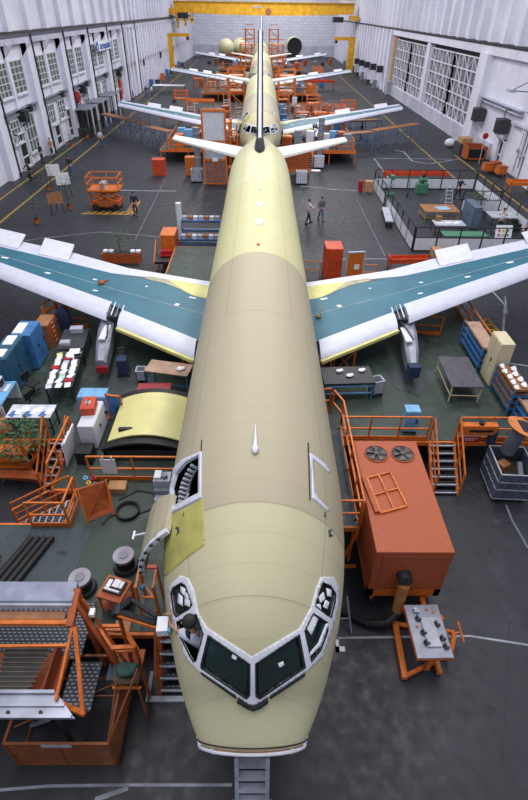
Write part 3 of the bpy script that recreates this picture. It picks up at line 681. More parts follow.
def bin_(label, loc, d, m, rz=0, name='waste_bin', mesh=True, group=None, duct=0, dm=LGREY):
    e = thing(name, label, 'bin', loc, rz, group); dx, dy, dz = d; t = .025; b = MB(); z0 = .14
    b.bb(-dx / 2, dx / 2, -dy / 2, dy / 2, z0, z0 + .04); b.bb(-dx / 2, -dx / 2 + t, -dy / 2, dy / 2, z0, dz); b.bb(dx / 2 - t, dx / 2, -dy / 2, dy / 2, z0, dz); b.bb(-dx / 2, dx / 2, -dy / 2, -dy / 2 + t, z0, dz); b.bb(-dx / 2, dx / 2, dy / 2 - t, dy / 2, z0, dz)
    b.build('body', m, e); b = MB(); L = LGREY
    for z in ([dz] if not mesh else [dz, dz * .72, dz * .45, z0]):
        for a, c in (((-dx / 2, -dy / 2), (dx / 2, -dy / 2)), ((dx / 2, -dy / 2), (dx / 2, dy / 2)), ((dx / 2, dy / 2), (-dx / 2, dy / 2)), ((-dx / 2, dy / 2), (-dx / 2, -dy / 2))): b.bar((*a, z), (*c, z), .035)
    b.build('rim', L, e)
    if mesh:
        b = MB()
        for i in range(6):
            x = -dx / 2 + dx * i / 5; b.bar((x, -dy / 2 - .01, z0), (x, -dy / 2 - .01, dz), .02); y = -dy / 2 + dy * i / 5; b.bar((-dx / 2 - .01, y, z0), (-dx / 2 - .01, y, dz), .02); b.bar((dx / 2 + .01, y, z0), (dx / 2 + .01, y, dz), .02)
        b.build('side_ribs', sm('bin ribs', '#6d7482'), e)
    wheels4(e, dx * .8, dy * .8); return e
def plant(label, loc, h, r, n=60, pot=True, lean=(0, 0), seed=1, name='potted_plant', group=None):
    rnd = random.Random(seed); e = thing(name, label, 'plant', loc, 0, group); ph = .0
    if pot:
        ph = .32; MB().cyl((0, 0, 0), (0, 0, ph), .15, .21, 16).cyl((0, 0, ph - .05), (0, 0, ph), .225, seg=16).build('pot', POT, e, smooth=True)
    b = MB(); top = Vector((lean[0], lean[1], h)); b.cyl((0, 0, ph * .8), top * .8, .03, .015, 6)
    for i in range(7): b.cyl(top * (.3 + .08 * i), top * (.3 + .08 * i) + Vector((rnd.uniform(-r, r) * .7, rnd.uniform(-r, r) * .7, .25)), .012, .006, 5)
    b.build('stem', TRUNK, e); b = MB()
    for i in range(n):
        t = rnd.uniform(.3, 1.05); a = rnd.uniform(0, 2 * PI); rr = 1.15 * r * math.sqrt(rnd.random()) * (1.1 - .6 * abs(t - .6)); c = Vector((lean[0] * t + rr * math.cos(a), lean[1] * t + rr * math.sin(a), ph + (h - ph) * t))
        d = Vector((math.cos(a), math.sin(a), rnd.uniform(-.5, .6))).normalized(); s = Vector((-math.sin(a), math.cos(a), rnd.uniform(-.3, .3))).normalized(); L = r * rnd.uniform(.16, .34); wv = L * .34
        up = Vector((0, 0, .02)); q = [c, c + d * L * .5 + s * wv + up, c + d * L, c + d * L * .5 - s * wv + up]
        vs = [b.bm.verts.new(p) for p in q]; b.bm.faces.new(vs)
    b.build('foliage', PLANTM, e); return e
def gas_ext(label, loc, h=.6, r=.09, rz=0, lean=0):
    e = thing('fire_extinguisher', label, 'fire extinguisher', loc, rz); MB().cyl((0, 0, 0), (0, 0, h), r, seg=16).sph((0, 0, h), r, (1, 1, .8)).build('cylinder', RED, e, smooth=True)
    MB().cyl((0, 0, h), (0, 0, h + .14), .025).bar((0, 0, h + .14), (.12, 0, h + .17), .025).build('valve', LGREY, e)
    MB().path([(0, 0, h + .1), (r + .06, 0, h), (r + .07, 0, h * .4)], .015).build('hose', BLACK, e); return e

# ---- people
def skinmesh(name, chains, m, par, sub=2, smooth=True):
    """chains: list of [(co, r)...]; first vertex of a chain may be an int pair (chain, idx) joining it to an earlier one"""
    vs, es, rs = [], [], []; idx = []
    for ch in chains:
        ids = []
        for q in ch:
            if isinstance(q[0], str): ids.append(idx[q[1]][q[2]]); continue
            vs.append(Vector(q[0])); rs.append(q[1]); ids.append(len(vs) - 1)
        es += list(zip(ids, ids[1:])); idx.append(ids)
    me = bpy.data.meshes.new(name); me.from_pydata(vs, es, []); o = bpy.data.objects.new(name, me); COL.objects.link(o)
    sk = o.modifiers.new('s', 'SKIN'); sk.use_smooth_shade = smooth
    for i, v in enumerate(me.skin_vertices[0].data): v.radius = (rs[i], rs[i]); v.use_root = (i == 0)
    if sub: ss = o.modifiers.new('u', 'SUBSURF'); ss.levels = sub; ss.render_levels = sub
    dg = bpy.context.evaluated_depsgraph_get(); nm = bpy.data.meshes.new_from_object(o.evaluated_get(dg)); o.modifiers.clear(); o.data = nm; bpy.data.meshes.remove(me)
    nm.name = name; nm.materials.clear(); nm.materials.append(m); o.parent = par; return o
J = 'j'
def hand(ch, ci, wi, w, d, side, up=(0, 0, 1), curl=.5, s=1):
    """five-fingered hand continuing chain ci at index wi; w wrist point, d direction, side vector thumb side"""
    w = Vector(w); d = Vector(d).normalized(); side = Vector(side).normalized(); n = d.cross(side).normalized()
    palm = w + d * .06 * s; ch.append([(J, ci, wi), (palm, .026 * s)]); pc = len(ch) - 1
    for k, (off, L) in enumerate(((.028, .072), (.01, .08), (-.01, .074), (-.028, .06))):
        b0 = palm + side * off * s + d * .035 * s; m1 = b0 + d * L * .5 * s - n * curl * .012 * s; t = m1 + d * L * .45 * s - n * curl * .035 * s
        ch.append([(J, pc, 1), (b0, .0105 * s), (m1, .009 * s), (t, .007 * s)])
    b0 = w + d * .03 * s + side * .035 * s; ch.append([(J, pc, 1), (b0, .012 * s), (b0 + (d * .6 + side * .7) * .045 * s, .010 * s), (b0 + (d + side * .5) * .07 * s, .008 * s)])
def person(label, loc, rz, top, bot, hair=HAIR, pose='stand', sc=1.0, armpose=0):
    e = thing('person', label, 'person', loc, rz); e.scale = (sc, sc, sc)
    st = {'stand': .03, 'walk': .22, 'walk2': .18}.get(pose, 0)
    hipz = .93; legs = []
    if pose == 'sit':
        hipz = .5; legs = [[(s * .1, -.42, .5) , (s * .1, -.45, .08), (s * .1, -.58, .04)] for s in (-1, 1)]
    elif pose == 'bike':
        hipz = 1.0; legs = [[(s * .1, -.35, .72 + s * .08), (s * .1, -.15, .32 + s * .1), (s * .1, -.28, .27 + s * .1)] for s in (-1, 1)]
    else:
        legs = [[(s * .1, -s * st * .5 - .03, .5), (s * .11, -s * st + (.05 if s * st < 0 else .0), .09), (s * .12, -s * st - .13, .04)] for s in (-1, 1)]
    lean = {'bike': -.3, 'sit': -.08}.get(pose, -.02)
    ch_z = hipz + .48; chest = (0, lean, ch_z); neck = (0, lean * 1.1, hipz + .6); hd = hipz + .74
    body = [[((0, 0, hipz), .11), ((0, lean * .5, hipz + .25), .105), (chest, .12), (neck, .05), ((0, lean * 1.1 - .02, hd - .03), .07), ((0, lean * 1.1 - .015, hd + .03), .085), ((0, lean * 1.1, hd + .09), .05)]]
    for i, s in enumerate((-1, 1)):
        k, a, t = legs[i]; body.append([(J, 0, 0), ((s * .1, 0, hipz - .05), .085), (k, .055), (a, .038), (t, .03)])
    arms = []
    for i, s in enumerate((-1, 1)):
        sh = Vector((s * .19, chest[1], ch_z + .04))
        if armpose == 1 or pose in ('bike', 'sit'): el = sh + Vector((s * .06, -.16, -.22)); wr = el + Vector((-s * .04, -.24, .04 if pose != 'bike' else -.05))
        elif armpose == 2 and s > 0: el = sh + Vector((s * .1, -.1, -.2)); wr = el + Vector((-s * .12, -.2, .14))
        else: sw = s * st * .8; el = sh + Vector((s * .07, sw * .5, -.28)); wr = el + Vector((s * .0, sw * .5 - .07, -.24))
        arms.append((sh, el, wr)); body.append([(J, 0, 2), (sh, .055), (el, .042), (wr, .028)])
        hand(body, len(body) - 1, 3, wr, wr - el, (-s * .3, -1, .2))
    skinmesh('body', body, SKIN, e, sub=1)
    sh_ = [[((0, 0, hipz + .02), .135), ((0, lean * .5, hipz + .25), .13), (chest, .145), (neck, .06)]]
    for sh, el, wr in arms: sh_.append([(J, 0, 2), (sh, .075), (el, .055), (el.lerp(wr, .8), .042)])
    skinmesh('shirt', sh_, top, e, sub=1)
    tr_ = [[((0, 0, hipz + .04), .13), ((0, 0, hipz - .02), .125)]]
    for i, s in enumerate((-1, 1)):
        k, a, t = legs[i]; tr_.append([(J, 0, 1), ((s * .1, 0, hipz - .07), .105), (k, .075), (Vector(a) + Vector((0, 0, .03)), .055)])
    skinmesh('trousers', tr_, bot, e, sub=1)
    for i, s in enumerate((-1, 1)):
        k, a, t = legs[i]; a = Vector(a); t = Vector(t); MB().box((a + t) / 2 - Vector((0, 0, .01)), (.1, .27, .09)).build('shoe', BLACK, e, bevel=.02)
    MB().sph((0, lean * 1.1 + .012, hd + .055), .1, (.92, 1.02, .85)).build('hair', hair, e, smooth=True)
    return e
SHW = sm('white shirt', '#d6d8e4', rough=.8); JEANS = sm('blue jeans', '#36518a', rough=.9); DKCL = sm('dark jacket', '#23252e', rough=.9); KHAKI = sm('grey trousers', '#4a4b55', rough=.9); BLUOV = sm('blue overalls', '#2c4a86', rough=.9); DKOV = sm('dark navy overalls', '#1d2436', rough=.9); REDCL = sm('red shirt', '#a8262c', rough=.9)

# ================================================================== near right: deck, ventilation unit, trolley
rail('railing', 'orange railing along the near edge of the right deck behind the ventilation unit', [(2.75, 12.9, DZ), (5.75, 12.9, DZ)], gap=1.0)
WK = 1.85
e = thing('service_walkway', 'narrow raised grey walkway between the fuselage and the ventilation unit', 'walkway', (2.36, 10.8, 0)); boxp(e, 'deck_plate', DECKG, (-.34, .34, -2.1, 2.1, WK - .06, WK)); boxp(e, 'edge_beam', ORANGE, (-.36, .38, -2.16, -2.1, WK - .16, WK), (.34, .38, -2.1, 2.1, WK - .12, WK))
for y in (-1.9, 0, 1.9): MB().bar((.3, y, 0), (.3, y, WK), .07).bar((-.3, y, 0), (-.3, y, WK), .07).build('leg', ORANGE, e)
rail('railing', 'tall orange railing down the fuselage side of the ventilation unit', [(2.5, 13.5, WK), (2.74, 12.9, WK), (2.74, 8.7, WK)], gap=.95, toe=False)
rail('railing', 'pair of orange bars closing the near end of the narrow walkway', [(2.02, 8.72, WK), (2.7, 8.72, WK)], gap=.7, toe=False)
rail('railing', 'small orange rail loop at the far end of the narrow walkway', [(2.12, 13.0, WK), (2.12, 13.55, WK), (2.42, 13.6, WK)], gap=.6, toe=False)
plain('walkway_truss', 'orange triangular brace under the near end of the narrow walkway', 'brace', ORANGE, lambda b: b.bar((2.05, 8.6, 1.7), (2.3, 8.5, 0.3), .06).bar((2.68, 8.6, 1.7), (2.3, 8.5, .3), .06).bar((1.9, 8.5, .3), (2.8, 8.5, .3), .08))
stairs('right deck stairs with grated treads between two orange railings', (5.85, 12.85, DZ), (5.85, 11.45, 0), (.85, 0, 0), 7)
rail('railing', 'orange railing to the right of the deck stairs with a red notice on it', [(6.75, 12.9, DZ), (10.0, 12.9, DZ)], gap=1.1)
# ventilation unit
e = thing('ventilation_unit', 'large red oxide ventilation unit with two round fans on top', 'ventilation unit', (3.83, 9.4, 0))
boxp(e, 'housing', RUST, (-.96, .96, -2.0, 2.0, .9, 2.5), bevel=.02)
boxp(e, 'base_frame', ORANGE, (-.96, -.8, -2.0, 2.0, .6, .9), (.8, .96, -2.0, 2.0, .6, .9), (-.96, .96, -2.0, -1.85, .6, .9))
for i, fx in enumerate((-.36, .42)):
    f = MB().cyl((fx, 1.42, 2.49), (fx, 1.42, 2.515), .33, seg=28).build('fan', DKMETAL, e)
    b = MB()
    for k in range(5):
        a = k * 2 * PI / 5 + i * .5; c = math.cos(a); s = math.sin(a)
        v = [b.bm.verts.new((fx + r * math.cos(a + d), 1.42 + r * math.sin(a + d), z)) for r, d, z in ((.05, 0, 2.53), (.3, -.1, 2.53), (.3, .55, 2.56), (.05, .6, 2.56))]; b.bm.faces.new(v)
    b.cyl((fx, 1.42, 2.5), (fx, 1.42, 2.57), .07); b.build('fan_blades', sm('fan blade', '#5d504c', rough=.5), f)
    b = MB()
    for k in range(24):
        a0, a1 = 2 * PI * k / 24, 2 * PI * (k + 1) / 24; b.bar((fx + .34 * math.cos(a0), 1.42 + .34 * math.sin(a0), 2.52), (fx + .34 * math.cos(a1), 1.42 + .34 * math.sin(a1), 2.52), .03)
    b.build('fan_rim', DKORANGE, f)
for sx in (-.75, .75):
    for sy in (-1.8, 1.8): MB().bar((sx, sy, .1), (sx, sy, .7), .1).build('leg', ORANGE, e)
for sx in (-.75, .75): MB().cyl((sx - .05, -1.8, .12), (sx + .05, -1.8, .12), .12, seg=14).build('wheel', BLACK, e)
boxp(e, 'access_panel', RUST, (-.75, .75, -2.02, -2.0, 1.05, 2.35))
MB().cyl((-.15, -2.0, 1.5), (-.15, -2.2, 1.45), .16).cyl((-.15, -2.2, 1.45), (-.2, -2.35, .5), .15, .13).build('air_duct', sm('tan duct', '#a06a3a', rough=.6), e, smooth=True)
MB().cyl((-.15, -2.02, 1.62), (-.15, -2.24, 1.62), .19, seg=18).build('duct_collar', DKMETAL, e)
boxp(e, 'lower_chassis', ORANGE, (-.2, .85, -2.35, -2.2, .35, .5), (.5, .62, -2.35, -1.8, .35, .5))
MB().path([(-.1, -2.35, .5), (-.5, -2.6, .3), (-1.0, -2.5, .15), (-1.5, -2.2, .12), (-1.9, -2.0, .1)], .09).build('air_hose', BLACK, e, smooth=True)
e = thing('frame_panel', 'orange four-pane steel frame lying on top of the ventilation unit', 'frame', (0, 0, 2.5))
pp = [P(367, 478, 2.53), P(390, 472, 2.53), P(407, 506, 2.53), P(381, 513, 2.53)]
for p in pp: p.z = .03
b = MB()
for i in range(4): b.bar(pp[i], pp[(i + 1) % 4], .045)
b.build('outer_frame', ORANGE, e)
MB().bar((pp[0] + pp[1]) / 2, (pp[2] + pp[3]) / 2, .04).bar((pp[0] + pp[3]) / 2, (pp[1] + pp[2]) / 2, .04).build('cross_bars', ORANGE, e)
MB().bar(pp[0] + Vector((-.1, 0, 0)), pp[3] + Vector((-.1, 0, 0)), .12).build('hinge_plate', DKORANGE, e)
# plate trolley
e = thing('plate_trolley', 'orange trolley carrying a grey steel fixture plate on the open floor', 'trolley', (4.13, 6.24, 0), .02)
boxp(e, 'fixture_plate', sm('fixture plate', '#8f93a3', rough=.45, metal=.2), (-.42, .42, -.66, .66, .98, 1.02)); boxp(e, 'plate_edge', DKORANGE, (-.44, .44, -.68, .68, .93, .98))
boxp(e, 'clamp_rail', LGREY, (-.12, .2, -.42, .3, 1.02, 1.07))
for (x, y, r) in ((-.2, .5, .06), (-.2, .3, .05), (-.16, -.05, .05), (-.15, -.3, .05), (.22, .15, .05), (.26, -.2, .05), (.28, -.4, .05)): MB().cyl((x, y, 1.02), (x, y, 1.14), r, r * .7, 10).box((x + .03, y - .05, 1.08), (.12, .05, .05)).build('clamp', DKMETAL if r < .06 else ALU, e)
for (x, y) in ((.1, .52), (.25, .45), (-.25, .1), (.3, -.35)): MB().cyl((x, y, 1.02), (x, y, 1.06), .03).build('knob', ORANGE, e)
MB().bar((-.5, .7, .12), (-.58, -.72, .12), .14).build('base_rail', ORANGE, e)
MB().bar((.3, .6, .12), (.3, -.62, .12), .12).build('base_rail', ORANGE, e)
MB().bar((-.58, -.68, .12), (.35, -.3, .12), .09).build('base_brace', ORANGE, e); MB().bar((-.5, .65, .12), (.3, .5, .12), .09).build('base_brace', ORANGE, e)
for sy in (-.5, .5): MB().bar((0, sy, .15), (0, sy, .95), .12).build('column', ORANGE, e)
MB().bar((.5, .45, .2), (.72, .05, .75), .1).bar((.72, .05, .75), (.62, -.25, .5), .1).bar((.5, .45, .2), (.62, -.25, .5), .08).bar((.45, .2, .2), (.45, .4, .9), .14).build('winch_arm', ORANGE, e)
MB().cyl((.5, .15, .5), (.62, .15, .5), .13, seg=16).build('winch_drum', GREY, e, smooth=True); MB().bar((.95, .4, .65), (1.03, .0, .4), .05).bar((.66, .15, .5), (.98, .2, .52), .03).build('winch_handle', ORANGE, e)
# small steps by the nose
e = thing('floor_stand', 'small grey steel stand on the floor beside the right cheek of the nose', 'stand', (2.1, 6.7, 0))
MB().bar((0, 0, 0), (.05, .5, .9), .04).bar((.35, 0, 0), (.2, .5, .9), .04).bar((.05, .2, .35), (.3, .2, .35), .03).build('frame', GREY, e); boxp(e, 'foot_plate', PAPER, (-.1, .12, -.5, -.38, 0, .05), (-.1, -.02, -.5, -.2, 0, .05))
# drum duct and bin at the right edge
hc = thing('rail_cabinet', 'flat orange cabinet with a dark slot hung on the deck railing', 'cabinet', (7.35, 12.75, 1.95))
boxp(hc, 'body', ORANGE, (-.6, .6, -.12, .12, -.3, .1), bevel=.02); boxp(hc, 'slot', BLACK, (-.35, .45, -.13, -.12, -.16, -.06)); MB().cyl((.05, 0, .1), (.05, 0, .18), .09).build('knob', BLACK, hc)
sg = thing('notice_sign', 'red notice with white lines of text on the deck railing', 'sign', (7.2, 12.8, 1.22)); boxp(sg, 'board', RED, (-.36, .36, -.03, .0, 0, .24))
boxp(sg, 'lettering', PAPER, *[(-.28 + .02 * r + q * .11, -.20 + .02 * r + q * .11, -.034, -.03, .15 - .07 * r, .18 - .07 * r) for r in range(2) for q in range(5 - r)])
plain('blue_pump', 'dark blue pump strapped to the deck railing post', 'pump', NAVY, lambda b: b.cyl((0, 0, 0), (0, 0, .5), .14).sph((0, 0, .5), .14).cyl((0, 0, .5), (.0, 0, .7), .04), (7.92, 12.75, 1.2), smooth=True)
e = thing('extractor_duct', 'grey cylindrical extractor with an orange funnel above the mesh bin', 'extractor', (8.35, 12.35, 1.2))
MB().cyl((0, 0, .0), (.12, -.05, 1.0), .24, seg=20).build('duct', sm('dark duct', '#6c7180', metal=.3, rough=.45), e, smooth=True); MB().cyl((.1, -.05, 1.0), (.14, -.05, 1.15), .25, .5, 24).build('funnel', sm('funnel orange', '#cc7a44'), e, smooth=True); MB().cyl((.14, -.05, 1.14), (.141, -.05, 1.17), .3, seg=20).build('duct_mouth', BLACK, e)
e = bin_('large grey ribbed scrap bin on castors below the orange funnel', (8.35, 11.85, 0), (1.15, 1.35, 1.25), sm('bin blue grey', '#4c5666'), rz=-.06)
for (x, y, c, l) in ((-.2, .1, BROWN, 'brown scrap block in the grey bin'), (.25, -.1, GREY, 'grey scrap tube in the grey bin')):
    plain('scrap_piece', l, 'scrap', c, lambda b: b.box((0, 0, .15), (.35, .3, .3), rz=.5) if c is BROWN else b.cyl((0, -.25, .1), (.1, .25, .25), .09), (8.35 + x, 11.85 + y, .75))
plain('scrap_platform', 'pile of brown and grey packing filling the bottom of the grey bin', 'packing', sm('packing', '#4a4038'), lambda b: b.bb(-.5, .5, -.6, .6, 0, .55), (8.35, 11.85, .19), rz=-.06)
cabinet('pale blue tool chest on the green deck behind the ventilation unit railing', (5.25, 13.45, DZ), (.5, .4, .95), LBLUE, side='Y')
# right deck furniture
e = thing('workbench', 'long dark-topped blue workbench against the right of the fuselage under the wing', 'workbench', (3.3, 15.55, DZ), .06)
boxp(e, 'benchtop', sm('dark bench top', '#25262b', rough=.5), (-.95, .95, -.55, .55, .78, .85))
for sx in (-.88, .88):
    for sy in (-.48, .48): MB().bar((sx, sy, 0), (sx, sy, .78), .06).build('leg', SCAFF, e)
MB().bar((-.88, -.48, .35), (.88, -.48, .35), .05).bar((-.88, -.5, .7), (.88, -.5, .7), .06).build('stretcher', LBLUE, e)
for i, (x, y, c) in enumerate(((-.3, .2, 'crumpled white rag at the back of the dark workbench'), (.05, -.1, 'crumpled white rag in the middle of the dark workbench'), (.55, .25, 'crumpled white rag at the right end of the dark workbench'))):
    plain('rag', c, 'rag', PAPER, lambda b: b.sph((0, 0, .05), .1, (1.2, 1, .5), 8).sph((.1, .05, .05), .08, (1, 1, .6), 8), (3.3 + x, 15.55 + y, DZ + .85), smooth=True)
bin_('pale grey waste bin at the right end of the dark workbench', (4.45, 15.5, DZ), (.42, .4, .7), LGREY, rz=.3, mesh=False)
table('bare dark-topped table with cream legs on the right deck', (7.72, 16.0, DZ), (1.2, 2.05, .75), sm('dark laminate', '#4a4852', rough=.5), CREAM, rz=-.03, name='bare_table')
shelf_rack('low blue shelf rack with a worn brown top on the right deck edge', (9.15, 18.1, DZ), (.65, 2.3, 1.15), BLUE, WOODD, levels=4)
cabinet('tall cream double-door cabinet at the edge of the right deck', (9.25, 16.5, DZ), (.5, 1.0, 1.95), CREAM, doors=2, side='X', name='tall_cabinet')
e = shelf_rack('blue shelf rack full of boxes and white parts beside the cream cabinet', (9.3, 15.0, DZ), (.62, 1.6, 1.15), BLUE, BROWN, levels=4)
rnd = random.Random(3)
for i in range(9):
    plain('white_part', 'white wrapped part lying on top of the blue shelf rack', 'part', PAPER, lambda b: b.sph((0, 0, .06), .11, (1, 1.3, .5), 8).sph((.06, .1, .06), .07, (1, 1, .7), 8), (9.12 + .32 * (i % 2) + rnd.uniform(-.05, .05), 14.35 + .17 * i, DZ + 1.12), group='white parts on the blue rack', smooth=True)
for i in range(5):
    for j in range(3): carton('small brown storage bin in the blue shelf rack', (9.25, 14.4 + .3 * i, DZ + .27 + .28 * j - .02), (.5, .24, .16), BROWN, name='storage_bin', group='storage bins in the blue rack')
shelf_rack('blue steel rack at the right edge of the deck above the extractor', (9.45, 13.6, DZ), (.6, .95, .9), BLUE, WOODD, levels=3)
rail('railing', 'orange railing on the outer edge of the right deck behind the shelf rack', [(9.72, 16.9, DZ), (9.72, 23.4, DZ)], gap=1.3)
rail('railing', 'orange frame standing under the right wing slat', [(6.9, 20.2, DZ), (8.2, 20.0, DZ)], h=.9, gap=1.2)
plain('wing_trestle', 'yellow and orange trestle under the outer right wing', 'trestle', HATCH, lambda b: b.bar((-.7, 0, 0), (0, .2, .6), .08).bar((.7, 0, 0), (0, .2, .6), .08).bar((-.7, 0, .05), (.7, 0, .05), .08).bar((-.3, .1, .3), (.3, .1, .3), .06), (11.5, 22.5, 0))
# frames under right wing root
for i, (x, y) in enumerate(((2.4, 17.2), (3.4, 17.7))):
    plain('wing_jack_frame', ('orange braced frame tight against the fuselage under the right slat', 'orange braced frame a step out from the fuselage under the right slat')[i], 'frame', DKORANGE, lambda b: b.bar((-.4, 0, 0), (-.4, 0, 1.0), .07).bar((.4, 0, 0), (.4, 0, 1.0), .07).bar((-.4, 0, 1.0), (.4, 0, 1.0), .07).bar((-.4, 0, 0), (.4, 0, 1.0), .05).bar((.4, 0, 0), (-.4, 0, 1.0), .05), (x, y - .7, DZ))

# ================================================================== behind the right wing
cabinet('tall red orange cabinet on the floor behind the right wing root', (4.3, 28.9, 0), (1.0, 1.3, 2.0), REDOR, doors=1, side='Y', name='storage_cabinet')
e = thing('display_board', 'orange board in a grey frame with a white note, beside the red orange cabinet', 'board', (5.5, 28.0, 0), .15); boxp(e, 'panel', ORANGE, (-.5, .5, -.05, .05, .1, 1.9)); boxp(e, 'frame', LGREY, (-.55, -.48, -.07, .07, 0, 1.95), (.48, .55, -.07, .07, 0, 1.95), (-.55, .55, -.07, .07, 1.88, 1.95)); boxp(e, 'note', PAPER, (-.05, .25, -.08, -.06, .9, 1.2)); boxp(e, 'foot', LGREY, (-.55, -.45, -.4, .4, 0, .06), (.45, .55, -.4, .4, 0, .06))
rail('railing', 'low orange barrier on the floor beside the red orange cabinet', [(2.4, 28.8, 0), (3.6, 28.8, 0)], h=1.0, toe=False); rail('railing', 'low orange barrier on the floor right of the framed orange board', [(6.0, 28.6, 0), (7.0, 28.6, 0)], h=.9, toe=False)
def flatcart(label, loc, d, m, rz=0, items=True, name='flat_cart'):
    e = thing(name, label, 'cart', loc, rz); dx, dy, dz = d; boxp(e, 'bed', m, (-dx / 2, dx / 2, -dy / 2, dy / 2, dz - .08, dz)); boxp(e, 'side_rail', m, (-dx / 2, dx / 2, -dy / 2, -dy / 2 + .05, dz, dz + .2), (-dx / 2, dx / 2, dy / 2 - .05, dy / 2, dz, dz + .2), (-dx / 2, -dx / 2 + .05, -dy / 2, dy / 2, dz, dz + .3))
    for sx in (-1, 1):
        for sy in (-1, 1): MB().bar((sx * (dx / 2 - .08), sy * (dy / 2 - .08), .1), (sx * (dx / 2 - .08), sy * (dy / 2 - .08), dz), .07).build('leg', m, e)
    wheels4(e, dx - .2, dy - .2, .09); return e
flatcart('long low red orange cart parked on the floor behind the right wing', (9.2, 29.9, 0), (2.6, .7, .7), REDOR, .05)
for i, (x, y, s) in enumerate(((11.6, 32.3, .62), (12.3, 32.2, .5), (13.0, 32.35, .55))): carton(('leftmost cardboard carton outside the near wall of the pen', 'middle cardboard carton outside the near wall of the pen', 'cardboard carton furthest from the pen corner, of the three outside it')[i], (x, y, 0), (s, s, s * .9), rz=.2 * i)
e = thing('bench', 'low grey bench outside the left wall of the pen', 'bench', (9.75, 39.4, 0), -.1); boxp(e, 'seat', LGREY, (-.28, .28, -1.7, 1.7, .42, .5)); boxp(e, 'end_panel', DKMETAL, (-.26, .26, -1.65, -1.55, 0, .42)); boxp(e, 'end_panel', DKMETAL, (-.26, .26, 1.55, 1.65, 0, .42)); boxp(e, 'side_panel', DKMETAL, (-.22, -.18, -1.55, 1.55, .05, .42)); boxp(e, 'side_panel', DKMETAL, (.18, .22, -1.55, 1.55, .05, .42))
gas_ext('red fire extinguisher standing alone outside the far left corner of the pen', (8.9, 47.3, 0), .8, .2); carton('brown box beside the red extinguisher near the pen corner', (9.6, 47.2, 0), (.65, .6, .9))

# ================================================================== the pen
def pen_side(label, a, c, n):
    a = Vector((a[0], a[1], 0)); c = Vector((c[0], c[1], 0)); d = c - a; q = math.atan2(d.y, d.x); L = d.length; e = thing('partition_screen', label, 'partition', a, q)
    for i in range(n): boxp(e, 'infill_panel', WHITE, (L * i / n + .06, L * (i + 1) / n - .06, -.02, .02, .08, .88))
    for i in range(n + 1): MB().bar((L * i / n, 0, 0), (L * i / n, 0, 1.6), .07).build('post', DKMETAL, e)
    MB().bar((0, 0, 1.6), (L, 0, 1.6), .06).bar((0, 0, .92), (L, 0, .92), .05).bar((0, 0, .04), (L, 0, .04), .06).build('top_rail', DKMETAL, e); return e
pen_side('far wall of the pen, white panels under dark frames', (10.3, 48.2), (19.4, 48.2), 6)
pen_side('far half of the left pen wall, up to its open gateway', (10.25, 43.2), (10.25, 48.1), 3)
pen_side('near half of the left pen wall, beside the grey bench', (10.25, 33.3), (10.25, 42.2), 5)
pen_side('near wall of the pen, just behind the right wing', (10.3, 33.2), (19.3, 33.2), 6)
pen_side('right wall of the pen nearest the hangar doors', (19.5, 33.3), (19.5, 48.1), 8)
pen_side('short inner screen splitting the right corner of the pen', (16.2, 41.8), (19.3, 41.8), 2)
e = table('wooden table with yellow legs in the middle of the pen', (13.9, 40.1, 0), (2.7, 1.9, .78), BROWN, sm('yellow leg', '#b8963c'), name='wooden_table')
plain('drawing', 'blue drawing laid on the wooden table in the pen', 'drawing', sm('blueprint', '#8fb2cc', rough=.8), lambda b: b.box((0, 0, .01), (1.0, .8, .02), rz=.2), (14.1, 40.0, .79))
cabinet('blue grey filing cabinet right of the wooden table in the pen', (15.9, 38.6, 0), (.6, 2.2, 1.6), sm('slate blue', '#55657c'), doors=2, side='X')
plant('leafy green plant behind the filing cabinet in the pen', (16.9, 40.6, 0), 1.8, .6, 260, seed=5)
e = table('grey drawing desk with white sheets near the front of the pen', (13.6, 36.6, 0), (2.2, 1.2, .8), LGREY, DKMETAL, name='drawing_desk')
for i in range(3): plain('paper_sheet', ('white sheet at the left of the drawing desk', 'white sheet in the middle of the drawing desk', 'white sheet at the right of the drawing desk')[i], 'paper', PAPER, lambda b: b.box((0, 0, .01), (.5, .35, .015), rz=.2 * i), (12.95 + .6 * i, 36.6, .8))
carton('small brown carton standing on the grey drawing desk', (12.9, 36.95, .8), (.35, .3, .35), BROWN)
table('green-topped bench just inside the near pen wall', (14.0, 34.4, 0), (3.0, 1.0, .8), GRNM, DKMETAL, name='green_bench')
table('dark desk with clutter inside the near pen wall', (17.3, 35.0, 0), (2.2, 1.6, .8), DKMETAL, GREY, name='dark_desk')
table('grey desk in the right corner of the pen', (18.2, 38.6, 0), (2.0, 1.6, .8), LGREY, DKMETAL, name='corner_desk')
plain('desk_panel', 'white panel with coloured samples leaning on the dark desk in the pen', 'board', PAPER, lambda b: b.box((0, 0, .4), (1.1, .08, .9), rx=-.3), (16.6, 34.2, .6))
for i in range(6): plain('sample', 'small coloured sample on the white panel in the pen', 'sample', (RED, YELLOW, GRNM)[i % 3], lambda b: b.box((0, 0, 0), (.14, .05, .1), rx=-.3), (16.25 + .3 * (i % 3), 34.08 + .07 * (i // 3), .85 + .28 * (i // 3)), group='samples on the white panel')
plain('machine_box', 'black machine on the dark desk in the pen', 'machine', BLACK, lambda b: b.bb(-.4, .4, -.3, .3, 0, .45).bb(-.2, .2, -.1, .3, .45, .7), (17.7, 35.3, .8))
e = thing('drill_press', 'green pillar drill near the pen gateway', 'machine', (11.4, 46.3, 0)); boxp(e, 'base', GRNM, (-.3, .3, -.35, .35, 0, .15)); MB().cyl((0, .1, .1), (0, .1, 1.6), .07).build('column', GREY, e); boxp(e, 'head', GRNM, (-.15, .15, -.4, .3, 1.3, 1.65), bevel=.03); boxp(e, 'work_plate', GREY, (-.25, .25, -.35, .1, .8, .85))
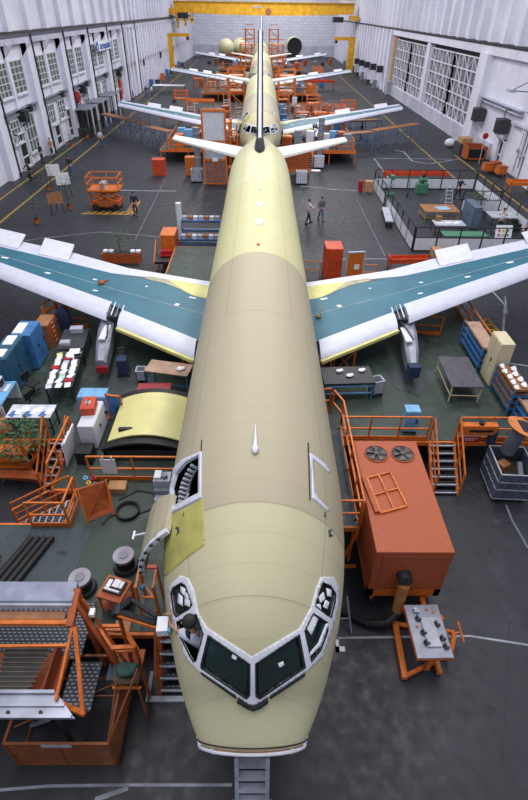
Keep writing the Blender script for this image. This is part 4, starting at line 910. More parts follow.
e = thing('grinder', 'green machine tool against the far wall of the pen', 'machine', (14.3, 47.0, 0)); boxp(e, 'base', GRNM, (-.5, .5, -.35, .35, 0, .8), bevel=.03); MB().cyl((-.35, 0, 1.1), (.35, 0, 1.1), .2, seg=16).build('motor', GRNM, e, smooth=True); MB().cyl((0, 0, .8), (0, 0, 1.5), .12).build('column', DKMETAL, e)
plain('tripod_stand', 'thin dark tripod stand between the two green machines', 'stand', DKMETAL, lambda b: b.cyl((0, 0, .0), (0, 0, 1.5), .03).cyl((-.3, -.2, 0), (0, 0, .5), .025).cyl((.3, -.2, 0), (0, 0, .5), .025).cyl((0, .3, 0), (0, 0, .5), .025), (12.7, 45.3, 0))
e = thing('step_ladder', 'light grey stepladder near the far right of the pen', 'ladder', (15.6, 43.6, 0)); b = MB()
for s in (-.3, .3): b.bar((s, -.6, 0), (s * .7, 0, 1.6), .05).bar((s, .6, 0), (s * .7, 0, 1.6), .04)
b.build('side_rail', LGREY, e)
for i in range(5): boxp(e, 'step', LGREY, (-.27, .27, -.5 + .11 * i, -.35 + .11 * i, .28 * (i + 1), .28 * (i + 1) + .04))
flatcart('long low red orange bench beyond the far pen wall', (14.6, 50.6, 0), (6.0, .8, .7), REDOR, .02, name='long_bench')
person('person in dark clothes bending near the stepladder in the pen', (17.0, 45.2, 0), .6, DKOV, DKOV, pose='walk', armpose=1)
person('person in a light blue shirt at the right edge of the pen', (18.8, 35.6, 0), 1.2, sm('light blue shirt', '#8aa6d6', rough=.9), NAVY, armpose=1)
person('person in a white shirt leaning over the corner desk in the pen', (17.5, 36.9, 0), 2.6, SHW, DKCL, armpose=1)

# ================================================================== left deck
def zat(x, y, Y):
    d = ray(x, y); t = Y / d.y; p = CAM + d * t; return p
stairs('left deck stairs with pale treads dropping into the dark floor pocket', (-7.15, 12.85, DZ), (-7.15, 11.4, 0), (.75, 0, 0), 7)
stairs('chequer plate stairs running down sideways from the left deck to the floor', (-5.5, 9.3, DZ), (-7.5, 9.3, 0), (0, .85, 0), 7, rails=(False, True))
rail('railing', 'orange railing along the pocket side of the left deck strip', [(-6.28, 12.8, DZ), (-6.28, 10.65, DZ)], gap=.75)
rail('railing', 'orange railing across the left deck in front of the yellow curved panel', [(-5.2, 10.95, DZ), (-2.5, 10.95, DZ)], gap=1.3)
rail('railing', 'orange guard frame at the near side of the chequer plate stairs', [(-6.4, 9.15, DZ), (-5.35, 9.15, DZ), (-5.35, 10.1, DZ)], gap=1.0)
rail('railing', 'orange handrail on the dark floor left of the left deck stairs', [at(57, 512, 0), at(22, 531, 0)], gap=1.1, toe=False)
rail('railing', 'orange guard rail at the picture edge beside the fire extinguisher', [(-7.6, 9.1, DZ), (-8.9, 9.1, DZ), (-8.9, 8.0, DZ)], gap=1.2)
sg = thing('blank_sign', 'small white blank sign hung on the orange railing before the yellow panel', 'sign', (-4.55, 10.9, DZ)); boxp(sg, 'board', WHITE, (-.22, .22, -.04, -.01, .38, .96)); boxp(sg, 'hook', LGREY, (-.15, -.12, -.05, .05, .94, 1.05)); boxp(sg, 'hook', LGREY, (.12, .15, -.05, .05, .94, 1.05))
# yellow curved panel on its black cradle
e = thing('curved_panel', 'large pale yellow curved fuselage panel with a slot, resting in a black cradle', 'aircraft panel', (-3.8, 13.1, DZ))
def arch(y0, y1, x0, x1, z, rise, t, n=14):
    rr = []
    for i in range(n + 1):
        u = i / n; x = x0 + (x1 - x0) * u; zz = z + rise * (1 - (2 * u - 1) ** 2); rr.append([(x, y0, zz), (x, y1, zz), (x, y1, zz - t), (x, y0, zz - t)])
    return rr
MB().loft(arch(-1.0, 1.25, -1.1, 1.35, .58, .3, .05)).build('panel_skin', PALEY, e, smooth=True)
MB().loft(arch(-1.3, 1.62, -1.25, 1.4, .48, .3, .08)).build('cradle_pad', BLACK, e, smooth=True)
boxp(e, 'slot', BLACK, (-.8, -.28, -.72, -.56, .7, .84), bevel=.05); boxp(e, 'cradle_frame', DKMETAL, (-1.2, -1.1, -1.3, 1.4, 0, .5), (1.1, 1.2, -1.3, 1.4, 0, .5), (-1.2, 1.2, -1.3, -1.2, 0, .4), (-1.2, 1.2, 1.3, 1.4, 0, .4))
e = cabinet('white cabinet on the left deck with a red toolbox on its top', (-5.62, 13.0, DZ), (.5, 1.35, 1.0), WHITE, doors=2, side='x')
e = thing('toolbox', 'red toolbox with a white label on top of the white cabinet', 'toolbox', (-5.68, 13.2, DZ + 1.0), .1); boxp(e, 'body', REDOR, (-.22, .22, -.33, .33, 0, .24), bevel=.02); boxp(e, 'lid', REDOR, (-.23, .23, -.34, .34, .24, .3), bevel=.02); boxp(e, 'label_plate', LGREY, (-.08, .08, -.08, .1, .3, .305)); MB().path([(0, -.12, .3), (0, -.12, .36), (0, .12, .36), (0, .12, .3)], .012).build('handle', DKMETAL, e)
plain('louvre_panel', 'white louvred panel leaning outside the white cabinet', 'panel', WHITE, lambda b: [b.box((0, 0, .5), (.05, .95, 1.0), ry=.12), *[b.box((-.05, -.36 + .18 * (i // 6), .14 + .14 * (i % 6)), (.05, .13, .06)) for i in range(24)]], (-6.1, 12.0, DZ))
plain('black_crate', 'black open crate between the louvred panel and the railing', 'crate', BLACK, lambda b: b.bb(-.25, .25, -.25, .25, 0, .5).bb(-.03, .03, -.26, -.24, .2, .45), (-5.6, 11.85, DZ))
cabinet('light blue low cabinet lying across the deck behind the white cabinet', (-6.0, 14.55, DZ), (1.0, .55, .7), LBLUE, side='Y', doors=2)
e = thing('blue_board', 'blue panel in an orange frame beside the white cabinet', 'panel', (-5.1, 14.0, DZ), -.2); boxp(e, 'panel', BLUE, (-.25, .25, -.02, .02, .1, .95)); boxp(e, 'frame', ORANGE, (-.3, -.25, -.03, .03, 0, 1), (.25, .3, -.03, .03, 0, 1), (-.3, .3, -.03, .03, .95, 1)); boxp(e, 'foot', ORANGE, (-.3, -.25, -.2, .2, 0, .05), (.25, .3, -.2, .2, 0, .05))
e = thing('red_chest', 'dark red steel chest in front of the beige topped bench', 'chest', (-3.9, 15.05, DZ), .02); boxp(e, 'body', RED, (-.6, .6, -.25, .25, 0, .5), bevel=.015); boxp(e, 'lid', sm('dark red', '#8c1a22', rough=.5), (-.62, .62, -.27, .27, .5, .58), bevel=.015)
for i in range(2): boxp(e, 'hasp', LGREY, (-.35 + .65 * i, -.27 + .65 * i, -.29, -.27, .4, .5))
e = table('beige topped bench with blue legs under the left wing root', (-3.45, 15.95, DZ), (1.7, .8, .85), WOODD, SCAFF, rz=-.2, name='workbench', cat='workbench')
plain('rag', 'white rag bundle on the right end of the beige topped bench', 'rag', PAPER, lambda b: b.sph((0, 0, .06), .12, (1.2, 1, .5), 8).sph((.12, .03, .06), .09, (1, 1, .7), 8), (-3.0, 15.8, DZ + .85), smooth=True)
bin_('pale grey waste bin at the left end of the beige topped bench', (-4.6, 16.2, DZ), (.35, .35, .6), LGREY, mesh=False)
# desk row
e = table('long dark table covered with papers and folders on the left deck', (-7.45, 16.0, DZ), (1.0, 2.5, .75), sm('dark table top', '#2a2b30', rough=.5), DKMETAL, rz=.11, name='paper_table')
table('bare dark table at the far end of the paper covered table', (-7.75, 18.2, DZ), (1.05, 1.6, .75), sm('dark table top2', '#33333a', rough=.5), DKMETAL, rz=.11, name='bare_table')
rnd = random.Random(11)
def tt(u, v): # table space to world
    c, s = math.cos(.11), math.sin(.11); return (-7.45 + u * c - v * s, 16.0 + u * s + v * c)
k = 0
for i in range(8):
    for j in range(3):
        x, y = tt(-.34 + .33 * j + rnd.uniform(-.03, .03), -1.12 + .3 * i)
        if (i, j) in ((1, 2), (4, 0), (6, 1)): plain('folder', {(1, 2): 'red folder near the near end of the paper covered table', (4, 0): 'red folder on the left side of the paper covered table', (6, 1): 'red folder toward the far end of the paper covered table'}[(i, j)], 'folder', RED, lambda b: b.box((0, 0, .015), (.3, .22, .025)), (x, y, DZ + .75), rnd.uniform(-.2, .4))
        else: plain('paper_sheet', 'loose sheet of paper on the long table under the left wing', 'paper', (PAPER, sm('faint paper', '#c3c7d8', rough=.8), sm('yellow paper', '#d8d49a', rough=.8), sm('green paper', '#a8cdb8', rough=.8))[rnd.choice((0, 0, 0, 1, 0, 1, 2, 0, 1, 0, 3))], lambda b: b.box((0, 0, .004), (.21, .3, .008)), (x, y, DZ + .75 + .002 * (k % 3)), rnd.uniform(-.35, .35), group='papers on the long table'); k += 1
plain('document_tray', 'grey tray of papers on the bare dark table', 'tray', LGREY, lambda b: b.bb(-.2, .2, -.15, .15, 0, .12).bb(-.16, .16, -.12, .12, .12, .14), (-7.95, 17.75, DZ + .75), .1)
plain('document_tray', 'large white open binder at the middle of the long table', 'binder', PAPER, lambda b: b.bb(-.2, .2, -.32, .32, 0, .05), (-7.38, 17.0, DZ + .76), .1)
e = thing('telephone', 'black telephone on the right edge of the long table', 'telephone', (-7.15, 16.75, DZ + .76), .3); boxp(e, 'base', BLACK, (-.12, .12, -.12, .12, 0, .07)); boxp(e, 'handset', BLACK, (-.13, .13, .04, .09, .07, .12))
carton('grey box of parts at the far end of the bare dark table', (-7.75, 18.75, DZ + .75), (.5, .3, .2), LGREY, rz=.1)
cabinet('dark teal cabinet with a long top at the left edge of the deck', (-9.45, 16.05, DZ), (.62, 1.7, 1.65), DKBLUE, doors=2, side='x')
cabinet('bright blue cabinet just beyond the dark teal cabinet', (-9.3, 17.55, DZ), (.75, 1.15, 1.6), BLUE, doors=2, side='x')
for i, (y, l) in enumerate(((15.6, 'paper pile on the near end of the dark teal cabinet'), (16.5, 'chart taped on the far end of the dark teal cabinet'), (17.5, 'white tray of drawings on top of the bright blue cabinet'))): plain('paper_pile', l, 'paper', PAPER, lambda b: b.box((0, 0, .02), (.36, .5 + .15 * i, .04)), (-9.45, y, DZ + (1.65 if i < 2 else 1.6)), .03)
e = thing('drawer_unit', 'red brown drawer unit beyond the bright blue cabinet', 'drawer unit', (-9.2, 19.1, DZ)); boxp(e, 'body', BROWN, (-.3, .3, -.5, .5, 0, 1.1))
for i in range(5): f = boxp(e, 'drawer', DKORANGE, (.3, .32, -.47, .47, .05 + .21 * i, .23 + .21 * i)); boxp(f, 'handle', LGREY, (.32, .34, -.1, .1, .14 + .21 * i, .16 + .21 * i))
plain('coat', 'dark navy coat and white bag hung beyond the drawer unit', 'coat', NAVY, lambda b: b.loft([[(math.cos(a) * r * 1.3, math.sin(a) * r * .7, z) for a in [2 * PI * k / 10 for k in range(10)]] for z, r in ((.2, .22), (.6, .26), (1.0, .24), (1.25, .12))]), (-8.7, 20.0, DZ), smooth=True)
e = thing('computer_desk', 'white computer desk at the left picture edge before the dark teal cabinet', 'desk', (-9.35, 14.45, DZ)); boxp(e, 'desktop', LBLUE, (-.4, .4, -.7, .7, .68, .74)); boxp(e, 'side_panel', WHITE, (-.4, .4, -.7, -.65, 0, .68)); boxp(e, 'side_panel', WHITE, (-.4, .4, .65, .7, 0, .68))
e = thing('computer', 'white boxy computer with a dark screen on the desk at the left edge', 'computer', (-9.4, 14.7, DZ + .74)); boxp(e, 'case', WHITE, (-.22, .15, -.22, .22, .0, .42), bevel=.03); boxp(e, 'screen', BLACK, (.15, .16, -.16, .16, .1, .36)); boxp(e, 'keyboard', WHITE, (.22, .36, -.22, .22, 0, .04))
def chair(label, loc, rz, m=BLACK):
    e = thing('office_chair', label, 'chair', loc, rz); boxp(e, 'seat', m, (-.22, .22, -.22, .22, .44, .5), bevel=.02); boxp(e, 'backrest', m, (-.2, .2, .2, .25, .62, .92), bevel=.02); MB().cyl((0, 0, .08), (0, 0, .44), .03).bar((0, .2, .47), (0, .24, .7), .04).build('stem', DKMETAL, e)
    for k in range(5): a = k * 2 * PI / 5; MB().bar((0, 0, .1), (.26 * math.cos(a), .26 * math.sin(a), .04), .035).build('leg', DKMETAL, e)
    return e
chair('black office chair pushed against the dark teal cabinet', (-8.55, 15.4, DZ), 1.2); chair('black office chair beside the white computer desk', (-8.4, 14.35, DZ), -1.9)
for i, (x, y) in enumerate(((-9.2, 13.4), (-8.75, 13.15))):
    plain('cable_drum', ('tan curved drum at the left picture edge', 'tan curved drum just right of its twin at the deck edge')[i], 'drum', TAN, lambda b: b.cyl((-.25, 0, .3), (.25, 0, .3), .3, seg=24).cyl((-.28, 0, .3), (-.24, 0, .3), .33, seg=24), (x, y, DZ), .5, smooth=True)
e = table('white desk with scattered papers on the near edge of the left deck', (-7.75, 13.35, DZ), (1.5, .7, .8), sm('desk white', '#c9ccda', rough=.6), BLACK, name='paper_desk')
for i in range(8): plain('paper_sheet', 'sheet of paper scattered on the desk by the large plant', 'paper', PAPER if i % 3 else BLUE, lambda b: b.box((0, 0, .01), (.21, .28, .01)), (-8.3 + .17 * i, 13.3 + .12 * ((i * 7) % 3 - 1), DZ + .80 + .002 * (i % 3)), rnd.uniform(-.5, .5), group='papers on the desk by the plant')
# orange stand with plant
e = thing('platform_cart', 'orange wheeled stand with shelves below the deck edge, carrying the leafy plant', 'cart', (-8.5, 12.35, 0))
for x in (-.9, .8):
    for y in (-.3, .35): MB().bar((x, y, .15), (x, y, 1.9), .09).build('post', ORANGE, e)
boxp(e, 'shelf', ORANGE, (-.95, .85, -.35, .4, .6, .66)); boxp(e, 'shelf', ORANGE, (-.95, .85, -.35, .4, 1.2, 1.26)); boxp(e, 'rail_board', ORANGE, (-.95, .85, -.38, -.34, 1.72, 1.92), (-.95, .85, -.38, -.34, .95, 1.1))
MB().hull([(-.5, -.4, .6), (.9, -.4, .6), (1.5, -.4, .25), (1.4, -.4, .2)], [(-.5, -.7, .55), (.9, -.75, .55), (1.5, -.6, .2), (1.4, -.6, .15)]).build('ramp_plate', DKORANGE, e)
for x in (-.85, .8): MB().cyl((x - .04, -.3, .12), (x + .04, -.3, .12), .12, seg=14).build('wheel', GREY, e)
plant('large leafy plant spilling over the orange stand at the deck edge', (-7.75, 12.1, .67), 1.75, .55, 260, pot=True, lean=(.1, -.1), seed=9)
# small things on near left deck
e = thing('swing_gate', 'orange sheet gate panel standing open beside the chequer plate stairs', 'gate', (-4.75, 9.75, DZ), .5); MB().hull([(-.35, -.4, .12), (.4, -.4, .12), (.5, -.1, .5), (.4, .0, 1.0), (-.3, .0, 1.05)], [(-.35, -.36, .12), (.4, -.36, .12), (.5, -.06, .5), (.4, .04, 1.0), (-.3, .04, 1.05)]).build('sheet', DKORANGE, e); MB().bar((-.35, -.4, 0), (-.35, 0, 1.1), .05).bar((.4, -.4, 0), (.45, .0, 1.05), .05).build('frame', ORANGE, e)
for i, (x, y, m, l) in enumerate(((-5.3, 10.75, LBLUE, 'pale blue water bottle by the deck strip railing'), (-5.15, 10.55, YELLOW, 'yellow capped bottle beside the pale blue bottle'), (-5.05, 10.75, RED, 'small red can beside the bottles'), (-4.95, 10.5, SCAFF, 'blue spray can nearest the orange gate'))):
    plain('bottle', l, 'bottle', m, lambda b: b.cyl((0, 0, 0), (0, 0, .3), .08).cyl((0, 0, .3), (0, 0, .38), .03), (x, y, DZ), smooth=True)
carton('brown cardboard box with packed parts by the orange railing', (-4.3, 10.55, DZ), (.52, .34, .2), CARDB); 
e = thing('test_machine', 'grey machine on a stand beside the door opening', 'machine', (-2.85, 10.35, DZ)); boxp(e, 'stand', GREY, (-.22, .22, -.3, .3, 0, .5)); boxp(e, 'case', LGREY, (-.25, .25, -.15, .25, .5, .75), bevel=.02); boxp(e, 'paper_roll', PAPER, (-.22, -.02, -.1, .2, .75, .85)); MB().cyl((.08, 0, .75), (.08, 0, .88), .09).build('dial', GREY, e); boxp(e, 'tray', LGREY, (-.2, .2, -.5, -.3, .28, .32))
b = MB(); n = 28
for lp in range(3): b.path([(.31 * (1 + .03 * lp) * math.cos(2 * PI * k / n), .31 * (1 + .03 * lp) * math.sin(2 * PI * k / n), .03 + .035 * lp) for k in range(n + 1)], .028)
o = b.build('hose_coil', BLACK, None, smooth=True); o.location = (-3.82, 9.68, DZ); tag(o, 'coil of black hose on the green deck near the open door', 'hose')
o = MB().path([(-3.5, 9.6, DZ + .02), (-3.2, 9.75, DZ + .02), (-3.0, 10.0, DZ + .02), (-3.2, 10.4, DZ + .02), (-3.7, 10.5, DZ + .02), (-4.2, 10.1, DZ + .02)], .018).build('cable', BLACK, None); tag(o, 'thin black cable looping from the hose coil to the grey machine', 'cable')
o = MB().path([(-4.1, 9.6, DZ + .02), (-4.35, 9.45, DZ + .02), (-4.45, 9.2, DZ + .02)], .018).build('cable', BLACK, None); tag(o, 'short black cable between the hose coil and the orange gate panel', 'cable')
for (x, y, l) in ((-3.48, 7.85, 'grey steel drum stand between the open door and the tool cart'), (-4.42, 7.2, 'grey steel drum stand partly behind the grey beam')):
    e = thing('drum_stand', l, 'drum', (x, y, DZ)); MB().cyl((0, 0, 0), (0, 0, .12), .34, .3, 24).build('base', DKMETAL, e, smooth=True); MB().cyl((0, 0, .12), (0, 0, .4), .24, seg=24).build('column', BLACK, e, smooth=True); MB().cyl((0, 0, .4), (0, 0, .52), .25, .27, 28).build('head', sm('drum grey', '#9a93a0', rough=.6), e, smooth=True); MB().cyl((0, 0, .52), (0, 0, .54), .12, seg=20).build('hub', GREY, e)
e = thing('tool_cart', 'orange tool cart with a tray of white instruments beside the drum stand', 'cart', (-3.42, 6.75, DZ), -.3); boxp(e, 'tray', DKORANGE, (-.32, .32, -.3, .3, .7, .75)); boxp(e, 'instrument_tray', BLACK, (-.24, .24, -.14, .22, .75, .8)); boxp(e, 'lower_shelf', DKORANGE, (-.3, .3, -.28, .28, .25, .28))
for i, q in enumerate(((-.2, -.1, -.05, .16), (-.06, .1, 0, .2), (.12, .2, 0, .18), (-.2, .2, -.12, -.08))): boxp(e, 'instrument', PAPER, (q[0], q[1], q[2], q[3], .8, .83 + .01 * i))
for sx in (-.28, .28):
    for sy in (-.26, .26): MB().bar((sx, sy, 0), (sx, sy, .72), .05).build('leg', ORANGE, e)
for i in range(4):
    plain('fabric_roll', 'long black roll lying on the deck beside three like it', 'roll', BLACK, lambda b: b.cyl((0, -.75, .09), (0, .75, .09), .085, seg=14).box((0, .2, .178), (.02, .5, .005)), (-6.5 + .19 * i, 8.0, DZ), -.32, group='black rolls on the left deck', smooth=True)
gas_ext('red fire extinguisher on the deck at the left picture edge', (-6.95, 7.95, DZ), .6, .12)
gas_ext('second red extinguisher behind the one at the left picture edge', (-7.2, 8.35, DZ), .6, .12)
# ---------------- access steps and stands by the nose
stairs('grated steps rising from the floor beside the left cheek of the nose', (-2.3, 6.05, DZ), (-2.3, 5.2, 0), (.58, 0, 0), 5, rails=(True, False), m=DKORANGE)
plain('step_landing', 'pale grey landing plate at the foot of the steps by the nose', 'plate', LGREY, lambda b: b.bb(-.45, .4, -.08, .04, 0, .05).bb(-.5, -.42, -.08, .6, 0, .05), (-2.12, 5.1, 0))
e = thing('access_stand', 'orange access stand with a small rail beside the open door', 'stand', (-2.6, 6.75, DZ))
for sx in (-.22, .22):
    for sy in (-.25, .25): MB().bar((sx, sy, 0), (sx * .9, sy, 1.25), .055).build('post', ORANGE, e)
boxp(e, 'top_frame', REDOR, (-.22, .22, .2, .28, 1.25, 1.3)); MB().bar((-.2, -.25, 1.2), (-.2, .25, 1.25), .05).bar((.2, -.25, 1.2), (.2, .25, 1.25), .05).bar((-.22, -.25, .8), (.22, -.25, .8), .04).bar((-.22, .25, .6), (.22, -.25, .6), .04).build('brace', ORANGE, e); MB().sph((-.1, -.1, .95), .07).build('blue_lamp', BLUE, e)
wbx = P(163, 624, 4.3)
e = thing('hoist_arm', 'black and orange hoist arm reaching to the cockpit side window', 'hoist', (P(118, 612, 3.6)), 0); o0 = P(118, 612, 3.6)
a1, a2, a3 = P(132, 600, 3.8) - o0, P(157, 617, 4.25) - o0, P(157, 624, 4.15) - o0
MB().bar((0, 0, 0), a3, .1).build('lower_arm', BLACK, e); MB().bar(Vector((.0, -.07, 0)), a3 + Vector((0, -.07, 0)), .05).build('lower_arm_edge', ORANGE, e); MB().bar(a1, a2, .07).build('upper_arm', DKMETAL, e); MB().bar((0, 0, 0), a1, .12).cyl((0, -.1, 0), (0, .1, 0), .12, seg=16).build('pivot', BLACK, e)
MB().bar((0, 0, 0), (-.12, .15, -2.4), .07).build('mast', DKORANGE, e); boxp(e, 'mast_foot', DKORANGE, (-.4, .15, -.1, .4, -2.4, -2.3))
e = thing('white_box', 'white box with a blue cloth held at the cockpit side window', 'box', wbx, .05); boxp(e, 'body', WHITE, (-.11, .09, -.14, .14, -.16, .02), bevel=.01); boxp(e, 'blue_cloth', sm('cyan cloth', '#5fb2d0', rough=.8), (.09, .13, -.12, .02, -.14, -.04))
e = thing('orange_frame', 'orange stepped frame below the black hoist arm', 'frame', (-2.85, 5.55, 0)); q = [P(98, 626, 2.6), P(122, 626, 2.6), P(135, 647, 2.4), P(112, 648, 2.4)]; q = [v - Vector((-2.85, 5.55, 0)) for v in q]
MB().bar(q[0], q[1], .06).bar(q[1], q[2], .09).bar(q[2], q[3], .08).bar(q[3], q[0], .06).build('upper_frame', ORANGE, e)
q2 = [v + Vector((.0, .1, -.35)) for v in q]; MB().bar(q2[0], q2[1], .05).bar(q2[1], q2[2], .06).bar(q2[2], q2[3], .05).build('lower_frame', ORANGE, e)
boxp(e, 'shelf', TAN, (-.35, .0, .15, .45, 1.9, 1.95))
for v in q: MB().bar(v, (v.x, v.y, 1.2 if v.y > .5 else 0), .06).build('post', DKORANGE, e)
e = thing('shelf_bracket', 'orange bracket shelf holding a green bag near the steps', 'shelf', (-2.75, 4.9, 1.2)); boxp(e, 'shelf', sm('dark shelf', '#4a3a30', rough=.7), (-.26, .26, -.2, .2, .5, .53)); MB().bar((-.22, -.18, -1.2), (-.22, -.18, .5), .03).bar((.22, -.18, -1.2), (.22, -.18, .5), .03).bar((.22, .18, -1.2), (.22, .18, .9), .035).bar((-.22, .18, -1.2), (-.22, .18, .5), .03).build('support', DKORANGE, e); MB().bar((-.3, -.2, .35), (.3, -.2, .35), .05).build('rail', ORANGE, e)
plain('green_bag', 'dark green cloth bag on the orange bracket shelf', 'bag', sm('green cloth', '#3f5f5c', rough=.9), lambda b: b.loft([[(math.cos(a) * r * 1.4 * (1 + .18 * math.sin(3 * a)), math.sin(a) * r * (1 + .15 * math.cos(2 * a)), z + .02 * math.sin(4 * a)) for a in [2 * PI * k / 16 for k in range(16)]] for z, r in ((0.02, .13), (.06, .17), (.13, .15), (.17, .06))]), (-2.78, 4.95, 1.75), smooth=True)
# ---------------- lower left dock
bx = (-7.4, 5.8, 0)
e = thing('dock_gantry', 'grey lilac topped gantry beam across the lower left with orange legs', 'gantry', (-5.2, 5.8, 0))
boxp(e, 'beam', sm('lilac grey', '#8a8ca4', rough=.5), (-2.4, 1.42, -.2, .25, 3.2, 3.35), bevel=.02); boxp(e, 'beam_lip', LGREY, (-2.4, 1.42, -.26, -.2, 3.15, 3.3)); boxp(e, 'tan_board', TAN, (-2.4, 1.3, -.46, -.3, 3.1, 3.14))
MB().bar((-2.4, -.52, 3.1), (1.42, -.52, 3.1), .09).bar((-2.4, -.95, 2.95), (1.45, -.9, 2.95), .05).build('orange_rail', ORANGE, e)
MB().bar((1.45, .1, 3.3), (1.45, -.6, 3.1), .14).build('end_bracket', DKORANGE, e)
MB().bar((1.5, -.2, 3.25), (2.35, -.85, 1.5), .08).bar((1.6, -.1, 3.25), (2.48, -.75, 1.5), .05).build('diagonal_beam', DKORANGE, e)
MB().bar((1.5, -.6, 3.1), P(56, 700, 2.6) - Vector((-5.2, 5.8, 0)), .055).build('diagonal_rod', ORANGE, e); MB().bar((1.55, -.6, 3.1), P(83, 714, 2.2) - Vector((-5.2, 5.8, 0)), .075).build('upright_rod', ORANGE, e)
for x in (-2.2, 1.4): MB().bar((x, .1, 0), (x, .1, 3.2), .12).build('leg', DKORANGE, e)
boxp(e, 'tag', PAPER, (1.75, 1.85, -.35, -.2, 3.0, 3.1))
o = MB().bb(-7.2, -3.95, 5.35, 6.75, 1.35, 1.4).build('chequer_platform', CHEQ, None); tag(o, 'chequer plate platform beneath the grey gantry beam', 'platform')
o = MB().bb(-4.1, -3.45, 4.3, 5.3, 1.35, 1.4).build('chequer_platform', CHEQ, None); tag(o, 'smaller chequer plate piece beside the stack of dark slats', 'platform')
o = MB().bb(-3.4, -2.95, 5.1, 5.8, .9, .95).build('grey_platform', sm('blue grey plate', '#4c5670', rough=.5), None); tag(o, 'small blue grey plate below the diagonal orange beam', 'platform')
e = thing('slat_rack', 'rack of overlapping dark curved slats with a red orange end plate', 'rack', (-5.3, 4.95, 1.5))
boxp(e, 'end_plate', sm('dark red orange', '#8c3c20', rough=.6), (.92, .97, -.5, .5, -.1, .45), (.97, 1.12, -.45, .45, -.1, .0)); boxp(e, 'base_tray', DKORANGE, (-2, .95, -.5, .5, -.12, 0))
SL = sm('dark slat', '#3b3936', rough=.45, metal=.3)
for i in range(11):
    for j in range(2):
        x0 = -.15 if j else -1.9; x1 = .82 if j else -.3; y = .45 - .085 * i; z = .5 - .025 * i
        MB().hull([(x0, y, z), (x1 - .03 * i, y, z), (x1 + .1 - .03 * i, y - .1, z - .02), (x0 + .1, y - .1, z - .02)], [(x0, y, z + .02), (x1 - .03 * i, y, z + .02), (x1 + .1 - .03 * i, y - .1, z - .0), (x0 + .1, y - .1, z - .0)]).build('slat', SL, e)
        MB().bar((x0, y - .1, z), (x1 + .1 - .03 * i, y - .1, z), .01).build('slat_edge', sm('slat edge', '#857a72', rough=.5), e)
MB().bar((-2, -.55, .3), (1.05, -.55, .3), .07).bar((1.05, -.55, .3), P(84, 714, 2.1) - Vector((-5.3, 4.95, 1.5)), .09).build('front_rail', ORANGE, e)
e = thing('aluminium_beam', 'bright aluminium beam with bolt heads above the mesh cage', 'beam', (-5.2, 4.0, 2.5)); MB().hull([(-2, .22, 0), (1.35, .22, 0), (1.85, -.25, 0), (-2, -.25, 0)], [(-2, .22, .06), (1.35, .22, .06), (1.85, -.25, .06), (-2, -.25, .06)]).build('web', ALU, e)
boxp(e, 'flange', ALU, (-2, 1.35, .16, .22, .06, .12), (-2, 1.8, -.27, -.21, .06, .14), (-2, 1.6, -.06, -.02, .06, .1))
for i in range(5): MB().cyl((-1.2 + .6 * i, -.16, .06), (-1.2 + .6 * i, -.16, .1), .035).build('bolt', DKMETAL, e)
for x in (-1.6, 1.2): MB().bar((x, .1, -2.5), (x, .1, 0), .08).build('support', DKMETAL, e)
CAGEM = sm('brown orange mesh paint', '#84461f', rough=.6)
e = thing('mesh_cage', 'low orange mesh cage on the floor in the lower left corner', 'cage', (-5.1, 3.8, 0))
W, D, H = 2.1, 1.75, 1.15; b = MB()
for a, c in (((0, 0, 0), (W, 0, 0)), ((0, 0, H), (W, 0, H)), ((W, 0, 0), (W, D, 0)), ((W, 0, H), (W, D, H)), ((0, 0, 0), (0, D, 0)), ((0, 0, H), (0, D, H)), ((0, D, H), (W, D, H)), ((0, D, 0), (W, D, 0))): b.bar(a, c, .05)
b.build('frame', CAGEM, e)
for (x, y) in ((0, 0), (W / 2, 0), (W, 0), (W, D), (0, D)): MB().bar((x, y, 0), (x, y, H), .05).build('post', CAGEM, e)
for nm, f in (('front_mesh', lambda t, z: (t * W, -.005, z)), ('side_mesh', lambda t, z: (W, t * D, z))):
    b = MB()
    for i in range(41): b.bar(f(i / 40, .03), f(i / 40, H), .012)
    for i in range(16): b.bar(f(0, H * i / 15), f(1, H * i / 15), .012)
    b.build(nm, CAGEM, e)
boxp(e, 'name_plate', LGREY, (.75, 1.35, -.03, -.01, H - .12, H + .02))
MB().bar((W, 0, H), P(117, 678, 2.2) - Vector((-5.1, 3.8, 0)), .035).bar((W, 0, H), P(138, 668, 2.0) - Vector((-5.1, 3.8, 0)), .04).build('stay', CAGEM, e)
MB().bar((.1, .3, H), (W, 1.2, H), .025).bar((0, .9, H), (W, .9, H), .02).build('top_wire', CAGEM, e)
plain('grey_duct_piece', 'bent grey tube lying inside the mesh cage', 'tube', GREY, lambda b: b.path([(-.4, 0, .1), (0, .1, .15), (.3, .3, .4)], .05), (-4.7, 4.5, 0), smooth=True)
# ladder under the nose
e = thing('ladder', 'grey steel ladder standing under the open front of the nose', 'ladder', (-.08, 2.6, 0)); b = MB()
for s in (-1, 1): MB().bar((s * .26, .4, 3.05), (s * .27, -.35, 0), .07).build('side_rail', LGREY, e); MB().cyl((s * .3, .06, 1.75), (s * .36, .06, 1.75), .1, seg=14).build('side_hub', GREY, e)
for i in range(9): t = (i + .5) / 9; MB().box((0, .4 - .75 * t, 3.05 - 3.05 * t), (.5, .14, .04)).build('step', LGREY, e)
